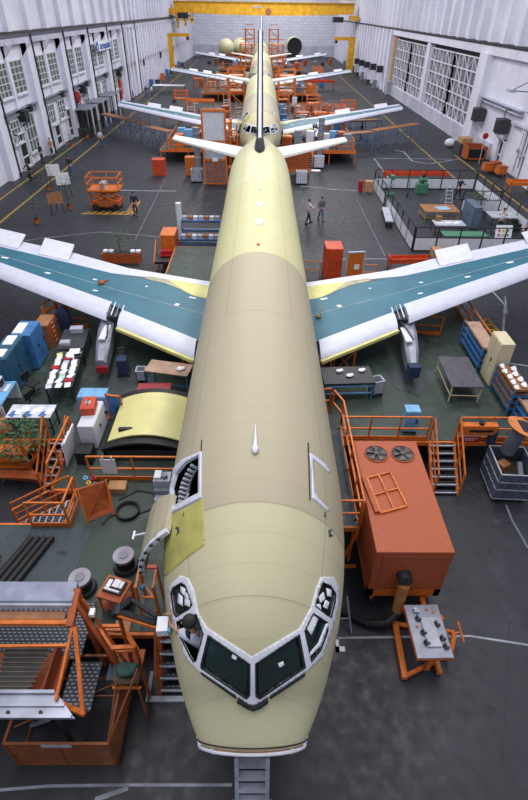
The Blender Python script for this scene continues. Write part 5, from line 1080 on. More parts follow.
# frames under left wing
rail('railing', 'orange frame standing under the left outer slat', [(-8.9, 20.6, DZ), (-7.9, 20.4, DZ)], h=.9, gap=1.0); rail('railing', 'orange frame under the left wing near the navy coat', [(-9.9, 21.0, DZ), (-9.4, 22.4, DZ)], h=.9, gap=.8)
plain('white_note_board', 'orange stand with a white notice beyond the drawer unit', 'stand', ORANGE, lambda b: b.bar((-.3, 0, 0), (-.3, 0, 1.1), .07).bar((.3, 0, 0), (.3, 0, 1.1), .07).bar((-.3, 0, .9), (.3, 0, .9), .07).bar((-.3, 0, .3), (.3, 0, .3), .07), (-9.5, 20.5, DZ), .8)
for i, (x, y) in enumerate(((-2.6, 16.9),)): plain('wing_jack_frame', 'orange braced frame against the fuselage under the left slat', 'frame', DKORANGE, lambda b: b.bar((-.4, 0, 0), (-.4, 0, .95), .07).bar((.4, 0, 0), (.4, 0, .95), .07).bar((-.4, 0, .95), (.4, 0, .95), .07).bar((-.4, 0, 0), (.4, 0, .95), .05).bar((.4, 0, 0), (-.4, 0, .95), .05), (x, y - .4, DZ))
e = thing('pylon_stool', 'dark blue upright tool trolley on the mat beside the left pylon', 'trolley', (-5.45, 16.75, DZ), .1); boxp(e, 'body', NAVY, (-.2, .2, -.22, .22, .1, .75), bevel=.03); boxp(e, 'handle', DKMETAL, (-.18, -.14, .18, .22, .75, 1.1), (.14, .18, .18, .22, .75, 1.1), (-.18, .18, .18, .22, 1.06, 1.1)); boxp(e, 'foot', DKMETAL, (-.24, .24, -.26, .26, 0, .1))
plain('teal_cushion', 'small orange tool left lying on the left wing skin', 'tool', DKORANGE, lambda b: b.sph((0, 0, .08), .14, (1.2, 1, .6), 10).bar((0, 0, .1), (.35, .1, .15), .06), (X0 - 7.2, 21.6, wz(7.2) + .01), smooth=True)
plain('wing_tool', 'small tan tool left lying on the right wing root', 'tool', sm('brass', '#8a6a2a', rough=.5), lambda b: b.sph((0, 0, .06), .1, (1.4, 1, .6), 10).bar((0, 0, .08), (.25, .5, .3), .04), (X0 + 2.6, 19.4, wz(2.6) + .01), smooth=True)

# ================================================================== behind the left wing
e = thing('planter', 'orange planter box behind the left wing with a leafy plant in it', 'planter', (-8.8, 31.0, 0)); boxp(e, 'box', DKORANGE, (-1.2, 1.2, -.35, .35, 0, .6)); boxp(e, 'soil', BLACK, (-1.1, 1.1, -.28, .28, .58, .62))
plant('leafy shrub growing from the orange planter box', (-8.85, 31.0, .6), 1.3, .6, 160, pot=False, seed=4, name='shrub')
for i in range(4): carton('small white parcel in the orange planter box', (-9.75 + .35 * i + (1.0 if i > 1 else 0), 30.95, .62), (.25, .3, .12), PAPER, name='parcel', group='parcels in the planter')
cabinet('orange upright cabinet with red items at the far edge of the left deck', (-5.7, 31.2, 0), (.9, 1.5, 1.9), ORANGE, doors=2, side='x', dm=DKORANGE)
plain('red_beacon', 'red lamp and white tray on the step before the orange cabinet', 'lamp', RED, lambda b: b.bb(-.3, .3, -.2, .2, 0, .3).bb(-.35, .35, -.3, -.2, 0, .06), (-5.75, 29.9, .9))
e = thing('step_platform', 'dark step platform with an orange handrail at the deck corner', 'platform', (-5.85, 29.7, 0)); boxp(e, 'deck', DKMETAL, (-.5, .5, -.8, .6, .7, .85)); MB().bar((-.5, -.8, .8), (-.5, .5, 1.7), .06).bar((-.5, -.8, 0), (-.5, -.8, .8), .06).bar((-.5, .5, 0), (-.5, .5, 1.7), .06).build('handrail', ORANGE, e)
for i, (y, l) in enumerate(((33.6, 'far blue shelf rack of small boxes left of the fuselage'), (32.4, 'near blue shelf rack of small boxes left of the fuselage'))):
    e = shelf_rack(l, (-3.9, y, 0), (2.6, .6, 1.0 + .8 * (1 - i)), SCAFF, BLUE, levels=3)
    for k in range(7): carton('small grey box standing on the ' + ('far' if i == 0 else 'near') + ' blue shelf rack', (-5.0 + .36 * k, y, 1.0 + .8 * (1 - i)), (.26, .3, .25), (LGREY, TAN, WHITE)[k % 3], name='small_box', group=('far' if i == 0 else 'near') + ' blue rack boxes')
plain('white_cylinder', 'white upright canister left of the blue shelf racks', 'canister', WHITE, lambda b: b.cyl((0, 0, 0), (0, 0, 2.6), .2), (-5.5, 34.6, 0), smooth=True)

# ================================================================== floor left
plant('potted tree on the floor nearest the wooden easel', (-16.7, 38.0, 0), 2.0, .55, 90, seed=21); plant('potted tree on the floor beyond the white boards', (-18.7, 46.6, 0), 2.0, .5, 90, seed=22); plant('tall potted tree beside the tilted white boards', (-15.3, 41.4, 0), 2.4, .6, 110, seed=23)
def easel(label, loc, m, rz, h=1.7):
    e = thing('easel', label, 'easel', loc, rz); boxp(e, 'board', m, (-.55, .55, -.04, 0, h * .5, h)); MB().bar((-.5, .0, 0), (-.3, .0, h), .06).bar((.5, .0, 0), (.3, .0, h), .06).build('front_leg', DKMETAL, e); MB().bar((0, .9, 0), (0, .05, h), .05).build('rear_leg', DKMETAL, e); return e
easel('white display board on an easel, the further of the two', (-18.3, 47.6, 0), PAPER, .3, 1.9); easel('white display board on an easel beside the tall potted tree', (-16.6, 44.8, 0), PAPER, .3, 1.9); easel('brown wooden easel board between two potted trees', (-15.7, 39.9, 0), TAN, .4, 1.7)
e = thing('scissor_lift', 'orange scissor lift parked on a yellow hatched square', 'scissor lift', (-12.3, 41.9, 0)); boxp(e, 'chassis', DKORANGE, (-1.1, 1.1, -.75, .75, .25, .7), bevel=.04); boxp(e, 'platform', ORANGE, (-1.2, 1.2, -.85, .85, 1.45, 1.55))
for sy in (-.6, .6):
    b = MB(); b.bar((-1, sy, .7), (1, sy, 1.1), .09).bar((1, sy, .7), (-1, sy, 1.1), .09).bar((-1, sy, 1.1), (1, sy, 1.45), .09).bar((1, sy, 1.1), (-1, sy, 1.45), .09); b.build('scissor_arms', ORANGE, e)
b = MB()
for z in (2.0, 2.5):
    for a, c in (((-1.2, -.85), (1.2, -.85)), ((1.2, -.85), (1.2, .85)), ((1.2, .85), (-1.2, .85)), ((-1.2, .85), (-1.2, -.85))): b.bar((*a, z), (*c, z), .06)
b.build('guard_rail', ORANGE, e)
for (x, y) in ((-1.2, -.85), (0, -.85), (1.2, -.85), (1.2, .85), (0, .85), (-1.2, .85)): MB().bar((x, y, 1.5), (x, y, 2.5), .06).build('rail_post', ORANGE, e)
for sx in (-.8, .8):
    for sy in (-.75, .75): MB().cyl((sx, sy - .08, .25), (sx, sy + .08, .25), .25, seg=16).build('wheel', BLACK, e)
boxp(e, 'control_box', LGREY, (-.3, .1, -.5, .3, 1.55, 2.0)); b = MB()
for i in range(4): b.bar((-1.25, -.5, .3 + .3 * i), (-1.25, -.1, .3 + .3 * i), .05)
b.bar((-1.25, -.5, .1), (-1.25, -.5, 1.5), .05).bar((-1.25, -.1, .1), (-1.25, -.1, 1.5), .05).build('ladder', ORANGE, e)
for i in range(7): strip([(-13.9 + .55 * i, 40.3), (-13.5 + .55 * i, 40.9)], .14, HATCH)
strip([(-14.1, 40.25), (-10.1, 40.25)], .12, HATCH); strip([(-10.1, 40.25), (-10.1, 43.6)], .12, HATCH)
for i in range(5): strip([(-10.7, 40.9 + .55 * i), (-10.15, 41.3 + .55 * i)], .14, HATCH)
carton('orange lidded bin standing alone on the floor left of the tail', (-9.8, 52.3, 0), (1.2, 1.0, 1.4), REDOR, name='floor_bin', cat='bin')
person('man in a dark jacket and white shirt walking near the yellow lines', (-18.1, 51.4, 0), .5, DKCL, JEANS, pose='walk'); person('man in a white shirt and jeans walking away beside the outer yellow line', (-18.4, 64.1, 0), 2.9, SHW, JEANS, pose='walk')
person('person all in dark navy standing right of the scissor lift', (-9.7, 39.9, 0), .2, DKOV, DKOV, pose='walk2'); person('man in a white shirt and dark trousers walking right of the fuselage', (3.6, 38.5, 0), 1.9, SHW, DKCL, pose='walk', armpose=1)
person('man in a grey shirt and jeans beside the man in white', (4.6, 39.2, 0), .3, sm('grey shirt', '#5c5c66', rough=.9), JEANS, pose='walk2'); person('worker in a white top at the tall white panel left of the tail', (-7.0, 52.6, 0), 1.4, SHW, KHAKI, armpose=1)
bk = person('cyclist in dark clothes riding a bicycle by the left wall', (-20.8, 48.9, 0), -.6, DKOV, DKOV, pose='bike')
e = thing('bicycle', 'dark bicycle ridden along the left wall', 'bicycle', (-20.8, 48.9, 0), -.6); b = MB()
for y in (-.52, .5):
    n = 20; MB().path([(0, y + .33 * math.cos(2 * PI * k / n), .33 + .33 * math.sin(2 * PI * k / n)) for k in range(n + 1)], .02, 6).build('wheel', BLACK, e)
b.bar((0, -.52, .33), (0, -.4, .85), .03).bar((0, -.4, .8), (0, .15, .75), .03).bar((0, .15, .85), (0, 0, .3), .03).bar((0, 0, .3), (0, .5, .33), .03).bar((0, -.42, .7), (0, 0, .3), .03).bar((0, .15, .75), (0, .5, .33), .02).build('frame', DKMETAL, e); MB().bar((-.25, -.45, .92), (.25, -.45, .92), .03).bar((0, -.42, .82), (0, -.45, .92), .03).build('handlebar', DKMETAL, e); boxp(e, 'saddle', BLACK, (-.07, .07, .05, .3, .86, .92))
for i, (x, y, a, c) in enumerate(((-20.6, 105, 'person in blue overalls far down the yellow lines on the left', BLUOV), (-19.7, 105.6, 'person in a pale top beside the distant blue overalls', SHW), (12.6, 70.9, 'person in green far out on the floor right of the second airliner', GRNM), (-13.5, 90, 'person in dark clothes by the third airliner left wing', DKOV))): person(a, (x, y, 0), i, c, JEANS if i else BLUOV)
# scaffolding under the second wing tips
def scaffold(label, pts, m=SCAFF, pm=None, wid=1.3, group=None, h=2.0):
    e = thing('scaffold', label, 'scaffold', (pts[0][0], pts[0][1], 0)); o = Vector((pts[0][0], pts[0][1], 0)); 
    for a, c in zip(pts, pts[1:]):
        a = Vector((a[0], a[1], 0)) - o; c = Vector((c[0], c[1], 0)) - o; d = c - a; q = math.atan2(d.y, d.x); nn = Vector((-d.y, d.x, 0)).normalized() * wid / 2; z = Vector((0, 0, h)); mm = (a + c) / 2
        MB().box((mm.x, mm.y, h + .05), (d.length, wid * .8, .08), rz=q).build('plank', pm or BROWN, e)
        n = max(1, round(d.length / 2.6))
        for i in range(n + 1):
            for s in (-1, 1):
                p = a + d * i / n + nn * s; MB().bar(p, p + z + Vector((0, 0, .5 if s > 0 else 0)), .07).build('upright', m, e)
        b = MB()
        for i in range(n):
            for s in (-1, 1):
                p = a + d * i / n + nn * s; r = a + d * (i + 1) / n + nn * s; b.bar(p + Vector((0, 0, .2)), r + z, .045).bar(p + z * .55, r + z * .55, .045).bar(p + z, r + z, .05)
        b.build('brace', m, e)
    return e
scaffold('blue scaffold with brown planks under the second airliner left wing tip', [tuple(P(104, 114, 2)[:2]), tuple(P(146, 124, 2)[:2])]); scaffold('blue scaffold with brown planks reaching from the wing tip to the left docking', [tuple(P(149, 127, 2)[:2]), tuple(P(170, 132, 2)[:2])])
scaffold('blue scaffold with a brown plank under the second airliner right wing tip', [tuple(P(373, 131, 2)[:2]), tuple(P(417, 124, 2)[:2])]); scaffold('blue scaffold with a brown plank nearer the right docking stairs', [tuple(P(345, 134, 2)[:2]), tuple(P(371, 132, 2)[:2])]); scaffold('low brown planked scaffold behind the second airliner right wing', [tuple(P(348, 121, 2)[:2]), tuple(P(380, 120, 2)[:2])])

# ---------------- around the first tail and the second airliner
e = thing('dock_door', 'tall orange dock frame with white panels and a cage at its foot, left of the tail', 'dock frame', (-4.1, 48.9, 0)); b = MB()
for x in (-1.0, 1.0): MB().bar((x, 0, 0), (x, 0, 6.0), .16).build('upright', ORANGE, e)
MB().bar((-1, 0, 6.0), (1, 0, 6.0), .2).bar((-1, 0, 3.6), (1, 0, 3.6), .1).bar((-1, 0, 2.1), (1, 0, 2.1), .12).bar((-1, 0, .1), (1, 0, .1), .12).build('crossbar', ORANGE, e)
boxp(e, 'upper_panel', WHITE, (-.92, .92, 0, .06, 3.7, 5.9)); boxp(e, 'lower_panel', LGREY, (-.92, .92, 0, .06, 2.2, 3.55)); b = MB()
for i in range(15): b.bar((-.9 + 1.8 * i / 14, .05, .1), (-.9 + 1.8 * i / 14, .05, 2.1), .02)
for i in range(12): b.bar((-.9, .05, .1 + i * .18), (.9, .05, .1 + i * .18), .02)
b.build('cage_mesh', LGREY, e); MB().bar((-.6, -.03, .1), (-.1, -.03, 2), .06).bar((.6, -.03, .1), (.1, -.03, 2), .06).bar((0, -.03, .1), (0, -.03, 2.1), .06).build('cage_brace', ORANGE, e); boxp(e, 'label_plate', PAPER, (-.25, .25, -.08, -.04, 2.0, 2.3))
boxp(e, 'side_shelf', DKORANGE, (1.1, 2.0, -.1, .8, 2.6, 2.7), (1.1, 2.0, -.1, .8, 1.4, 1.5)); MB().bar((2.0, 0, 0), (2.0, 0, 5), .1).bar((1.1, 0, 4.5), (2, 0, 4.5), .1).build('side_post', ORANGE, e); boxp(e, 'back_frame', DKORANGE, (-1, -.9, .2, 1.2, 2.4, 2.5), (.9, 1, .2, 1.2, 2.4, 2.5), (-1, 1, 1.1, 1.2, 0, 2.5))
def ductbin(label1, label2, x, y, z=0, duct=True, m=LGREY):
    bin_(label2, (x, y, z), (1.0, .9, 1.1), m, name='waste_bin')
    if duct: 
        e = thing('air_duct', label1, 'duct', (x + .1, y + .75, z)); MB().cyl((0, 0, .2), (0, 0, 4.4), .3, seg=18).build('tube', GREY, e, smooth=True)
        for k in range(4): MB().cyl((0, 0, .9 + 1.0 * k), (0, 0, .98 + 1.0 * k), .33, seg=18).build('collar', LGREY, e)
ductbin('grey vertical air duct between the left docking and the tall dock frame', 'grey bin at the foot of the left vertical duct', -5.95, 49.9); ductbin('', 'pale grey bin on the floor right of the tail', 3.75, 49.5, duct=False, m=WHITE); ductbin('grey vertical duct rising behind the right docking bin', 'white mesh bin below the right docking platform', 5.9, 55.6, m=WHITE)
cabinet('orange cabinet left of the grey duct by the tall dock frame', (-6.75, 52.0, 0), (.9, .8, 1.7), ORANGE, side='Y', doors=1); e = cabinet('wide red orange double cabinet right of the tail', (3.5, 52.6, .49), (2.3, .9, 2.0), REDOR, doors=2, side='Y', dm=DKORANGE)
flatcart('orange low trolley under the wide red orange cabinet', (3.5, 52.6, 0), (2.5, 1.1, .48), ORANGE, name='trolley'); plain('rag', 'white rag dropped on the floor in front of the right docking', 'rag', PAPER, lambda b: b.sph((0, 0, .05), .35, (1.5, 1, .25), 8).sph((.3, .1, .05), .2, (1, 1, .3), 8), (5.5, 54.2, 0), smooth=True)
stairs('orange steps down from the right docking of the second airliner', (4.2, 57.15, DZ), (4.2, 55.6, 0), (1.1, 0, 0), 7); 
for s, l in ((-1, 'left'), (1, 'right')):
    for k, (nm, yy) in enumerate((('second', 57.2), ('third', 101.5), ('last', 145.8))):
        rail('railing', 'orange railing along the near edge of the %s docking of the %s airliner' % (l, nm), [(s * 9.6, yy + 11.4, DZ), (s * 9.6, yy, DZ), (s * (5.6 if s > 0 else 2.2), yy, DZ)], gap=2.2, w=.08)
# clutter standing on the dockings, every piece its own object
rnd = random.Random(42)
def protos():
    pr = {}
    e = thing('tool_cabinet', 'x', 'cabinet', (0, 0, -50)); boxp(e, 'body', ORANGE, (-.5, .5, -.4, .4, 0, 1.3)); boxp(e, 'drawer', DKORANGE, (-.45, .45, -.43, -.4, .1, .6)); boxp(e, 'drawer', DKORANGE, (-.45, .45, -.43, -.4, .68, 1.2)); pr['orange tool cabinet'] = e
    e = thing('access_platform', 'x', 'platform', (0, 0, -50)); boxp(e, 'deck', ORANGE, (-1, 1, -.7, .7, 1.6, 1.75)); b = MB()
    for sx in (-.95, .95):
        for sy in (-.65, .65): MB().bar((sx, sy, 0), (sx, sy, 2.7), .12).build('post', ORANGE, e)
    for z in (2.2, 2.7): b.bar((-.95, -.65, z), (.95, -.65, z), .09).bar((-.95, .65, z), (.95, .65, z), .09).bar((-.95, -.65, z), (-.95, .65, z), .09).bar((.95, -.65, z), (.95, .65, z), .09)
    b.bar((-.95, -.65, 0), (.95, -.65, 1.6), .09).build('guard_rail', ORANGE, e); pr['orange access platform'] = e
    e = thing('work_steps', 'x', 'steps', (0, 0, -50))
    for i in range(5): boxp(e, 'step', LGREY, (-.45, .45, -.9 + .3 * i, -.62 + .3 * i, .3 * i + .25, .3 * i + .32))
    MB().bar((-.5, -.9, 0), (-.5, .6, 1.6), .1).bar((.5, -.9, 0), (.5, .6, 1.6), .1).bar((-.5, .6, 0), (-.5, .6, 2.4), .08).bar((.5, .6, 0), (.5, .6, 2.4), .08).bar((-.5, -.9, .9), (-.5, .6, 2.4), .07).bar((.5, -.9, .9), (.5, .6, 2.4), .07).build('side_rail', ORANGE, e); pr['orange work steps'] = e
    for nm, m in (('white locker', WHITE), ('blue locker', BLUE), ('pale blue locker', LBLUE), ('grey locker', GREY)):
        e = thing('locker', 'x', 'locker', (0, 0, -50)); boxp(e, 'body', m, (-.4, .4, -.35, .35, 0, 1.5)); boxp(e, 'door', m, (-.37, -.02, -.38, -.35, .08, 1.45), (.02, .37, -.38, -.35, .08, 1.45)); pr[nm] = e
    e = thing('dark_crate', 'x', 'crate', (0, 0, -50)); boxp(e, 'body', CHARC, (-.5, .5, -.4, .4, 0, .7)); boxp(e, 'lid', DKMETAL, (-.53, .53, -.43, .43, .7, .78)); pr['dark crate'] = e
    e = thing('parts_table', 'x', 'table', (0, 0, -50)); boxp(e, 'tabletop', LGREY, (-.9, .9, -.45, .45, .82, .9))
    for sx in (-.8, .8):
        for sy in (-.38, .38): MB().bar((sx, sy, 0), (sx, sy, .82), .07).build('leg', ORANGE, e)
    boxp(e, 'parts_tray', RED, (-.6, -.1, -.3, .3, .9, 1.05)); boxp(e, 'parts_tray', PAPER, (.1, .7, -.3, .2, .9, 1.0)); pr['grey parts table'] = e
    return pr
PR = protos(); first = {}
kinds = ['orange tool cabinet', 'orange access platform', 'orange work steps', 'white locker', 'blue locker', 'pale blue locker', 'grey locker', 'dark crate', 'grey parts table', 'orange tool cabinet', 'orange access platform', 'orange access platform']
plural = {'orange tool cabinet': 'orange tool cabinets', 'orange access platform': 'orange access platforms', 'orange work steps': 'orange work steps'}
OCC = [(-4, 54.6, 1.5), (11.5, 118, 3.6), (-9.5, 92, 2.6), (-11.5, 78, 2.6), (-8, 75.5, 1.4), (-6, 74.5, 1.4), (4.75, 56.5, 1.6), (-4.1, 97, 2.2), (4.1, 97, 2.2), (-3.6, 140.5, 1.9), (3.6, 140.5, 1.9), (-17.5, 112, 3.5), (7.8, 57.9, .6), (-6.4, 57.9, .6), (-5.5, 61, .6), (-12.0, 69.5, 2), (-10.5, 182, 3), (-6.6, 186, 3), (9.9, 188, 3), (-8.5, 66, 2)]
RAD = {'orange access platform': 1.15, 'orange work steps': .9, 'grey parts table': .95}
def put(kind, x, y, z, rz, where):
    rd = RAD.get(kind, .62)
    if any(math.hypot(x - a, y - c) < rd + q * .8 for a, c, q in OCC): return None
    OCC.append((x, y, rd * .9))
    lab = '%s %s' % (kind, where); pr = PR[kind]
    if kind not in first: first[kind] = 1; pr.location = (x, y, z); pr.rotation_euler = (0, 0, rz); pr['label'] = lab; pr['group'] = (plural.get(kind, kind + 's') + ' ' + where); return pr
    return dup(pr, (x, y, z), rz, lab, plural.get(kind, kind + 's') + ' ' + where)
for k, (nm, y0, y1, nx) in enumerate((('second', 58.3, 67.5, 4), ('third', 102.5, 114, 5), ('last', 146.5, 158, 5))):
    for s, sd in ((-1, 'left'), (1, 'right')):
        xs = [2.9 + 1.85 * i for i in range(4)]; ysr = [y0 + 2.35 * j for j in range(5 if k else 4)]
        for j, yy in enumerate(ysr):
            for i, xx in enumerate(xs):
                if rnd.random() < .12: continue
                kd = rnd.choice(kinds); zz = DZ
                off = yy - 44.3 * (k + 1)
                if off > 16.4 + .51 * (xx - 2.6) - 1.3: continue
                if yy < y0 + .5 and s > 0 and 3.6 < xx < 5.8: continue
                if xx > 8 and kd in ('orange access platform', 'grey parts table'): kd = 'orange tool cabinet'
                if xx < 3.5 and kd == 'orange access platform': kd = 'orange tool cabinet'
                put(kd, s * xx + rnd.uniform(-.1, .1), yy + rnd.uniform(-.1, .1), zz, rnd.choice((0, 0, PI / 2)) if kd not in ('orange access platform',) else 0, 'on the %s docking of the %s airliner' % (sd, nm))
mix = ['blue locker', 'grey parts table', 'orange tool cabinet', 'white locker', 'pale blue locker', 'orange work steps', 'dark crate', 'grey locker', 'orange tool cabinet']
n_ = 0
for s, sd in ((-1, 'left'), (1, 'right')):
    for yy in (58.0, 59.7):
        for i in range(6):
            xx = 2.7 + 1.25 * i
            if yy > 59 and xx < 3.4 or s > 0 and 3.7 < xx < 5.6 and yy < 59: continue
            put(mix[(n_ * 4 + i) % 9], s * xx, yy + .15 * (i % 2), DZ, 0, 'on the %s docking of the second airliner' % sd); n_ += 1
put('orange access platform', 7.6, 70.6, 0, 0, 'on the floor behind the second airliner wing, right side')
# on the floor ahead of the third and last dockings
for k, (nm, yb_) in enumerate((('second', 74), ('third', 118))):
    for s, sd in ((-1, 'left'), (1, 'right')):
        for j in range(6 if k == 0 else 5):
            for i in range(5):
                xx = 3.2 + 2.3 * i; yy = yb_ + 4.3 * j
                if rnd.random() < .28 or (k == 0 and j in (5,) and i > 2): continue
                kd = rnd.choice(kinds); put(kd, s * xx + rnd.uniform(-.2, .2), yy + rnd.uniform(-.6, .6), 0, rnd.uniform(-.2, .2), 'on the floor behind the %s airliner wing, %s side' % (nm, sd))
# tall docking round the last airliner
def tower(label, x, y, h, w=3.2, d=3):
    e = thing('dock_tower', label, 'dock tower', (x, y, 0))
    for sx in (-w / 2, w / 2):
        for sy in (-d / 2, d / 2): MB().bar((sx, sy, 0), (sx, sy, h), .28).build('post', ORANGE, e)
    z = 2.2
    while z < h + .1:
        boxp(e, 'floor_plate', ORANGE, (-w / 2, w / 2, -d / 2, d / 2, z - .15, z)); MB().bar((-w / 2, -d / 2, z + .9), (w / 2, -d / 2, z + .9), .14).bar((-w / 2, -d / 2, z), (w / 2, -d / 2, z - 2.1), .14).build('guard_rail', ORANGE, e); z += 2.1
    return e
tower('tall orange dock tower left of the last airliner nose', -3.6, 140.5, 6.5, 2.6); tower('tall orange dock tower right of the last airliner nose', 3.6, 140.5, 6.5, 2.6); tower('tallest orange dock tower left of the far tail', -3.2, 166.6, 8.6, 2.4); tower('tallest orange dock tower right of the far tail', 3.2, 166.6, 8.6, 2.4); tower('orange dock tower beside the third airliner left door', -4.1, 97, 5.2, 2.6); tower('orange dock tower beside the third airliner right door', 4.1, 97, 5.2, 2.6)
tower('orange dock tower beside the second airliner left door', -4.0, 54.6, 4.4, 2.0, 1.6)
flatcart('long red orange flat wagon right of the third airliner tail', (11.5, 118, .0), (6, 2.4, 1.5), REDOR, name='wagon')
flatcart('orange and grey flat wagon left of the second airliner fin', (-9.5, 92, .0), (4, 2.2, 1.2), ORANGE, name='wagon'); flatcart('low orange wagon loaded near the left wing of the second airliner', (-11.5, 78, .0), (4, 1.8, 1.0), DKORANGE, name='wagon')
for i, (x, y) in enumerate(((-8.0, 71.5), (-6.0, 70.5))): carton(('orange crate behind the second airliner left wing', 'orange crate between the left wing and the fuselage of the second airliner')[i], (x, y + 4, 0), (1.5, 1.2, 1.3), ORANGE, name='crate', cat='crate')
person('person in a red shirt on the floor left of the second airliner nose', (-5.5, 61, DZ), 0, REDCL, JEANS); person('worker in blue overalls on the right docking of the second airliner', (7.8, 57.9, DZ), .5, BLUOV, BLUOV, armpose=1); person('worker in dark clothes at the left docking edge of the second airliner', (-6.4, 57.9, DZ), -.4, DKOV, DKOV, armpose=1)

# ================================================================== walls
def booth(label, x, y, w, d, h):
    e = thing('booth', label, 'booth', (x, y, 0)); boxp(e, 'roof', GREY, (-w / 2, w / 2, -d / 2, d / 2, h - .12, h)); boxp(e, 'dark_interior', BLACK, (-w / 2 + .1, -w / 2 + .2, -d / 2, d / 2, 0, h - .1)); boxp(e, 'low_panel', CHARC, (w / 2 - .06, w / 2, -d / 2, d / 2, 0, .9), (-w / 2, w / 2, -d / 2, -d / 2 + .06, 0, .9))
    n = 4
    for i in range(n + 1): MB().bar((w / 2, -d / 2 + d * i / n, 0), (w / 2, -d / 2 + d * i / n, h), .14).build('post', WHITE if i % 2 else BLACK, e)
    for i in range(3): MB().bar((-w / 2 + w * i / 2, -d / 2, 0), (-w / 2 + w * i / 2, -d / 2, h), .12).build('post', BLACK if i else WHITE, e)
    return e
booth('nearest black framed booth with white posts along the left wall', -22.0, 72.5, 2.0, 4.6, 2.9); booth('middle black framed booth along the left wall', -22.0, 78.4, 2.0, 5.0, 2.9); booth('furthest black framed booth along the left wall', -22.0, 84.6, 2.0, 5.2, 2.9)
plant('small potted plant by the left wall before the nearest booth', (-22.0, 64.6, 0), 1.6, .45, 70, seed=31); plant('small potted plant beside the corner post of the nearest booth', (-21.4, 69.0, 0), 1.6, .45, 70, seed=32)
person('person in dark clothes in a doorway of the left wall', (-22.6, 56.5, 0), 1.2, DKOV, DKOV); person('person in a tan top at the left wall beyond the cyclist', (-22.5, 59.3, 0), 1.4, TAN, DKOV); person('person in blue by the pillars of the left wall', (-21.6, 98.5, 0), 1.4, BLUOV, BLUOV)
e = thing('hose_reel', 'red round hose reel high on the left wall above the booth', 'hose reel', (XL + .4, 73.2, 3.8)); MB().cyl((-.3, 0, 0), (.1, 0, 0), .62, seg=24).build('drum', RED, e, smooth=True); MB().cyl((.1, 0, 0), (.16, 0, 0), .2, seg=16).build('hub', DKMETAL, e)
for i in range(2):
    plain('wall_cabinet_red', ('red fire cabinet low on the left wall between the pillars', 'upper red fire box on the left wall between the pillars')[i], 'fire cabinet', RED, lambda b: b.bb(0, .3, -.45, .45, 0, 1.2), (XL + .02, 96.8, .8 + 1.5 * i))
for i in range(6): plain('wall_machine', 'dark wall mounted fan heater on the left wall', 'heater', DKMETAL, lambda b: b.bb(0, .8, -.5, .5, -.4, .5).bar((0, -.4, -.9), (.8, -.4, -.4), .06).bar((0, .4, -.9), (.8, .4, -.4), .06), (XL, 55.2 + 20.4 * i, 4.4), group='fan heaters on the left wall')
# company sign on the left wall
e = thing('company_sign', 'blue lettered company sign on the upper left wall', 'sign', (XL + .75, 88.3, 8.45)); boxp(e, 'board', PAPER, (-.02, .02, -4.4, 3.9, -.55, .55))
tc_ = bpy.data.curves.new('sign_letters', 'FONT'); tc_.body = 'aerospatiale'; tc_.size = 1.25; tc_.extrude = .02; tc_.align_x = 'CENTER'; tc_.align_y = 'CENTER'; tc_.materials.append(sm('sign blue', '#2f62b4', rough=.5)); tx = bpy.data.objects.new('lettering', tc_); COL.objects.link(tx); tm_ = bpy.data.meshes.new_from_object(tx.evaluated_get(bpy.context.evaluated_depsgraph_get())); bpy.data.objects.remove(tx); to_ = bpy.data.objects.new('lettering', tm_); COL.objects.link(to_); to_.parent = e; to_.location = (.05, .5, 0); to_.rotation_euler = (PI / 2, 0, PI / 2)
b = MB()
for r in (.35, .55): b.path([(.04, -3.9 + r * math.cos(2 * PI * k / 20), .0 + r * math.sin(2 * PI * k / 20)) for k in range(21)], .05, 6)
b.build('emblem', MATS['sign blue'], e)
# right wall kit
for i, (y, l) in enumerate(((64.2, 'further dark fan heater on brackets on the right wall'), (57.2, 'nearer dark fan heater on brackets on the right wall'))):
    e = thing('fan_heater', l, 'heater', (XR, y, 3.4)); boxp(e, 'case', CHARC, (-1.2, -.15, -.7, .7, -.3, 1.0), bevel=.05); boxp(e, 'grille', DKMETAL, (-1.24, -1.2, -.55, .55, -.15, .85)); MB().bar((0, -.5, -1.3), (-1.0, -.5, -.35), .09).bar((0, .5, -1.3), (-1.0, .5, -.35), .09).bar((0, -.5, -.35), (-1.1, -.5, -.35), .09).bar((0, .5, -.35), (-1.1, .5, -.35), .09).build('bracket', WHITE, e); MB().path([(-.6, .2, 1.0), (-.6, .2, 1.7), (0, .2, 1.9)], .08).build('pipe', GREY, e)
e = thing('wall_bracket', 'grey triangular lamp bracket high on the near right wall', 'bracket', (XR, 54.5, 7.0)); MB().bar((0, 0, 0), (-1.8, 0, .1), .1).bar((0, 0, 1.0), (-1.8, 0, .1), .08).build('arm', GREY, e); boxp(e, 'lamp', LGREY, (-2.1, -1.5, -.5, .5, 0, .18))
e = thing('pipe_set', 'grey pipes and valves running down the near right wall', 'pipes', (XR, 52.0, 0)); MB().path([(-.3, -.6, 0), (-.3, -.6, 6)], .07).path([(-.3, 0, 1), (-.3, 0, 5.5), (-.3, 1.5, 5.5)], .06).path([(-.3, .8, .5), (-.3, .8, 4.5)], .05).build('pipe', GREY, e, smooth=True)
for (y, z) in ((-.6, 2.2), (0, 2.0), (.8, 2.4)): MB().cyl((-.5, y, z), (-.3, y, z), .2, seg=12).build('valve', LGREY, e)
e = thing('pallet_truck', 'orange framed cart with dark machinery parked against the right wall', 'cart', (23.3, 60.2, 0), 0); boxp(e, 'frame', DKORANGE, (-1.0, -.9, -1, 1, .1, 1.4), (.9, 1.0, -1, 1, .1, 1.4), (-1, 1, -1, -.9, 1.2, 1.4), (-1, 1, -1, -.9, .1, .3), (-1, 1, .9, 1, .1, 1.4)); boxp(e, 'machine', BLACK, (-.8, .8, -.8, .8, .2, 1.1)); wheels4(e, 1.8, 1.8, .15)
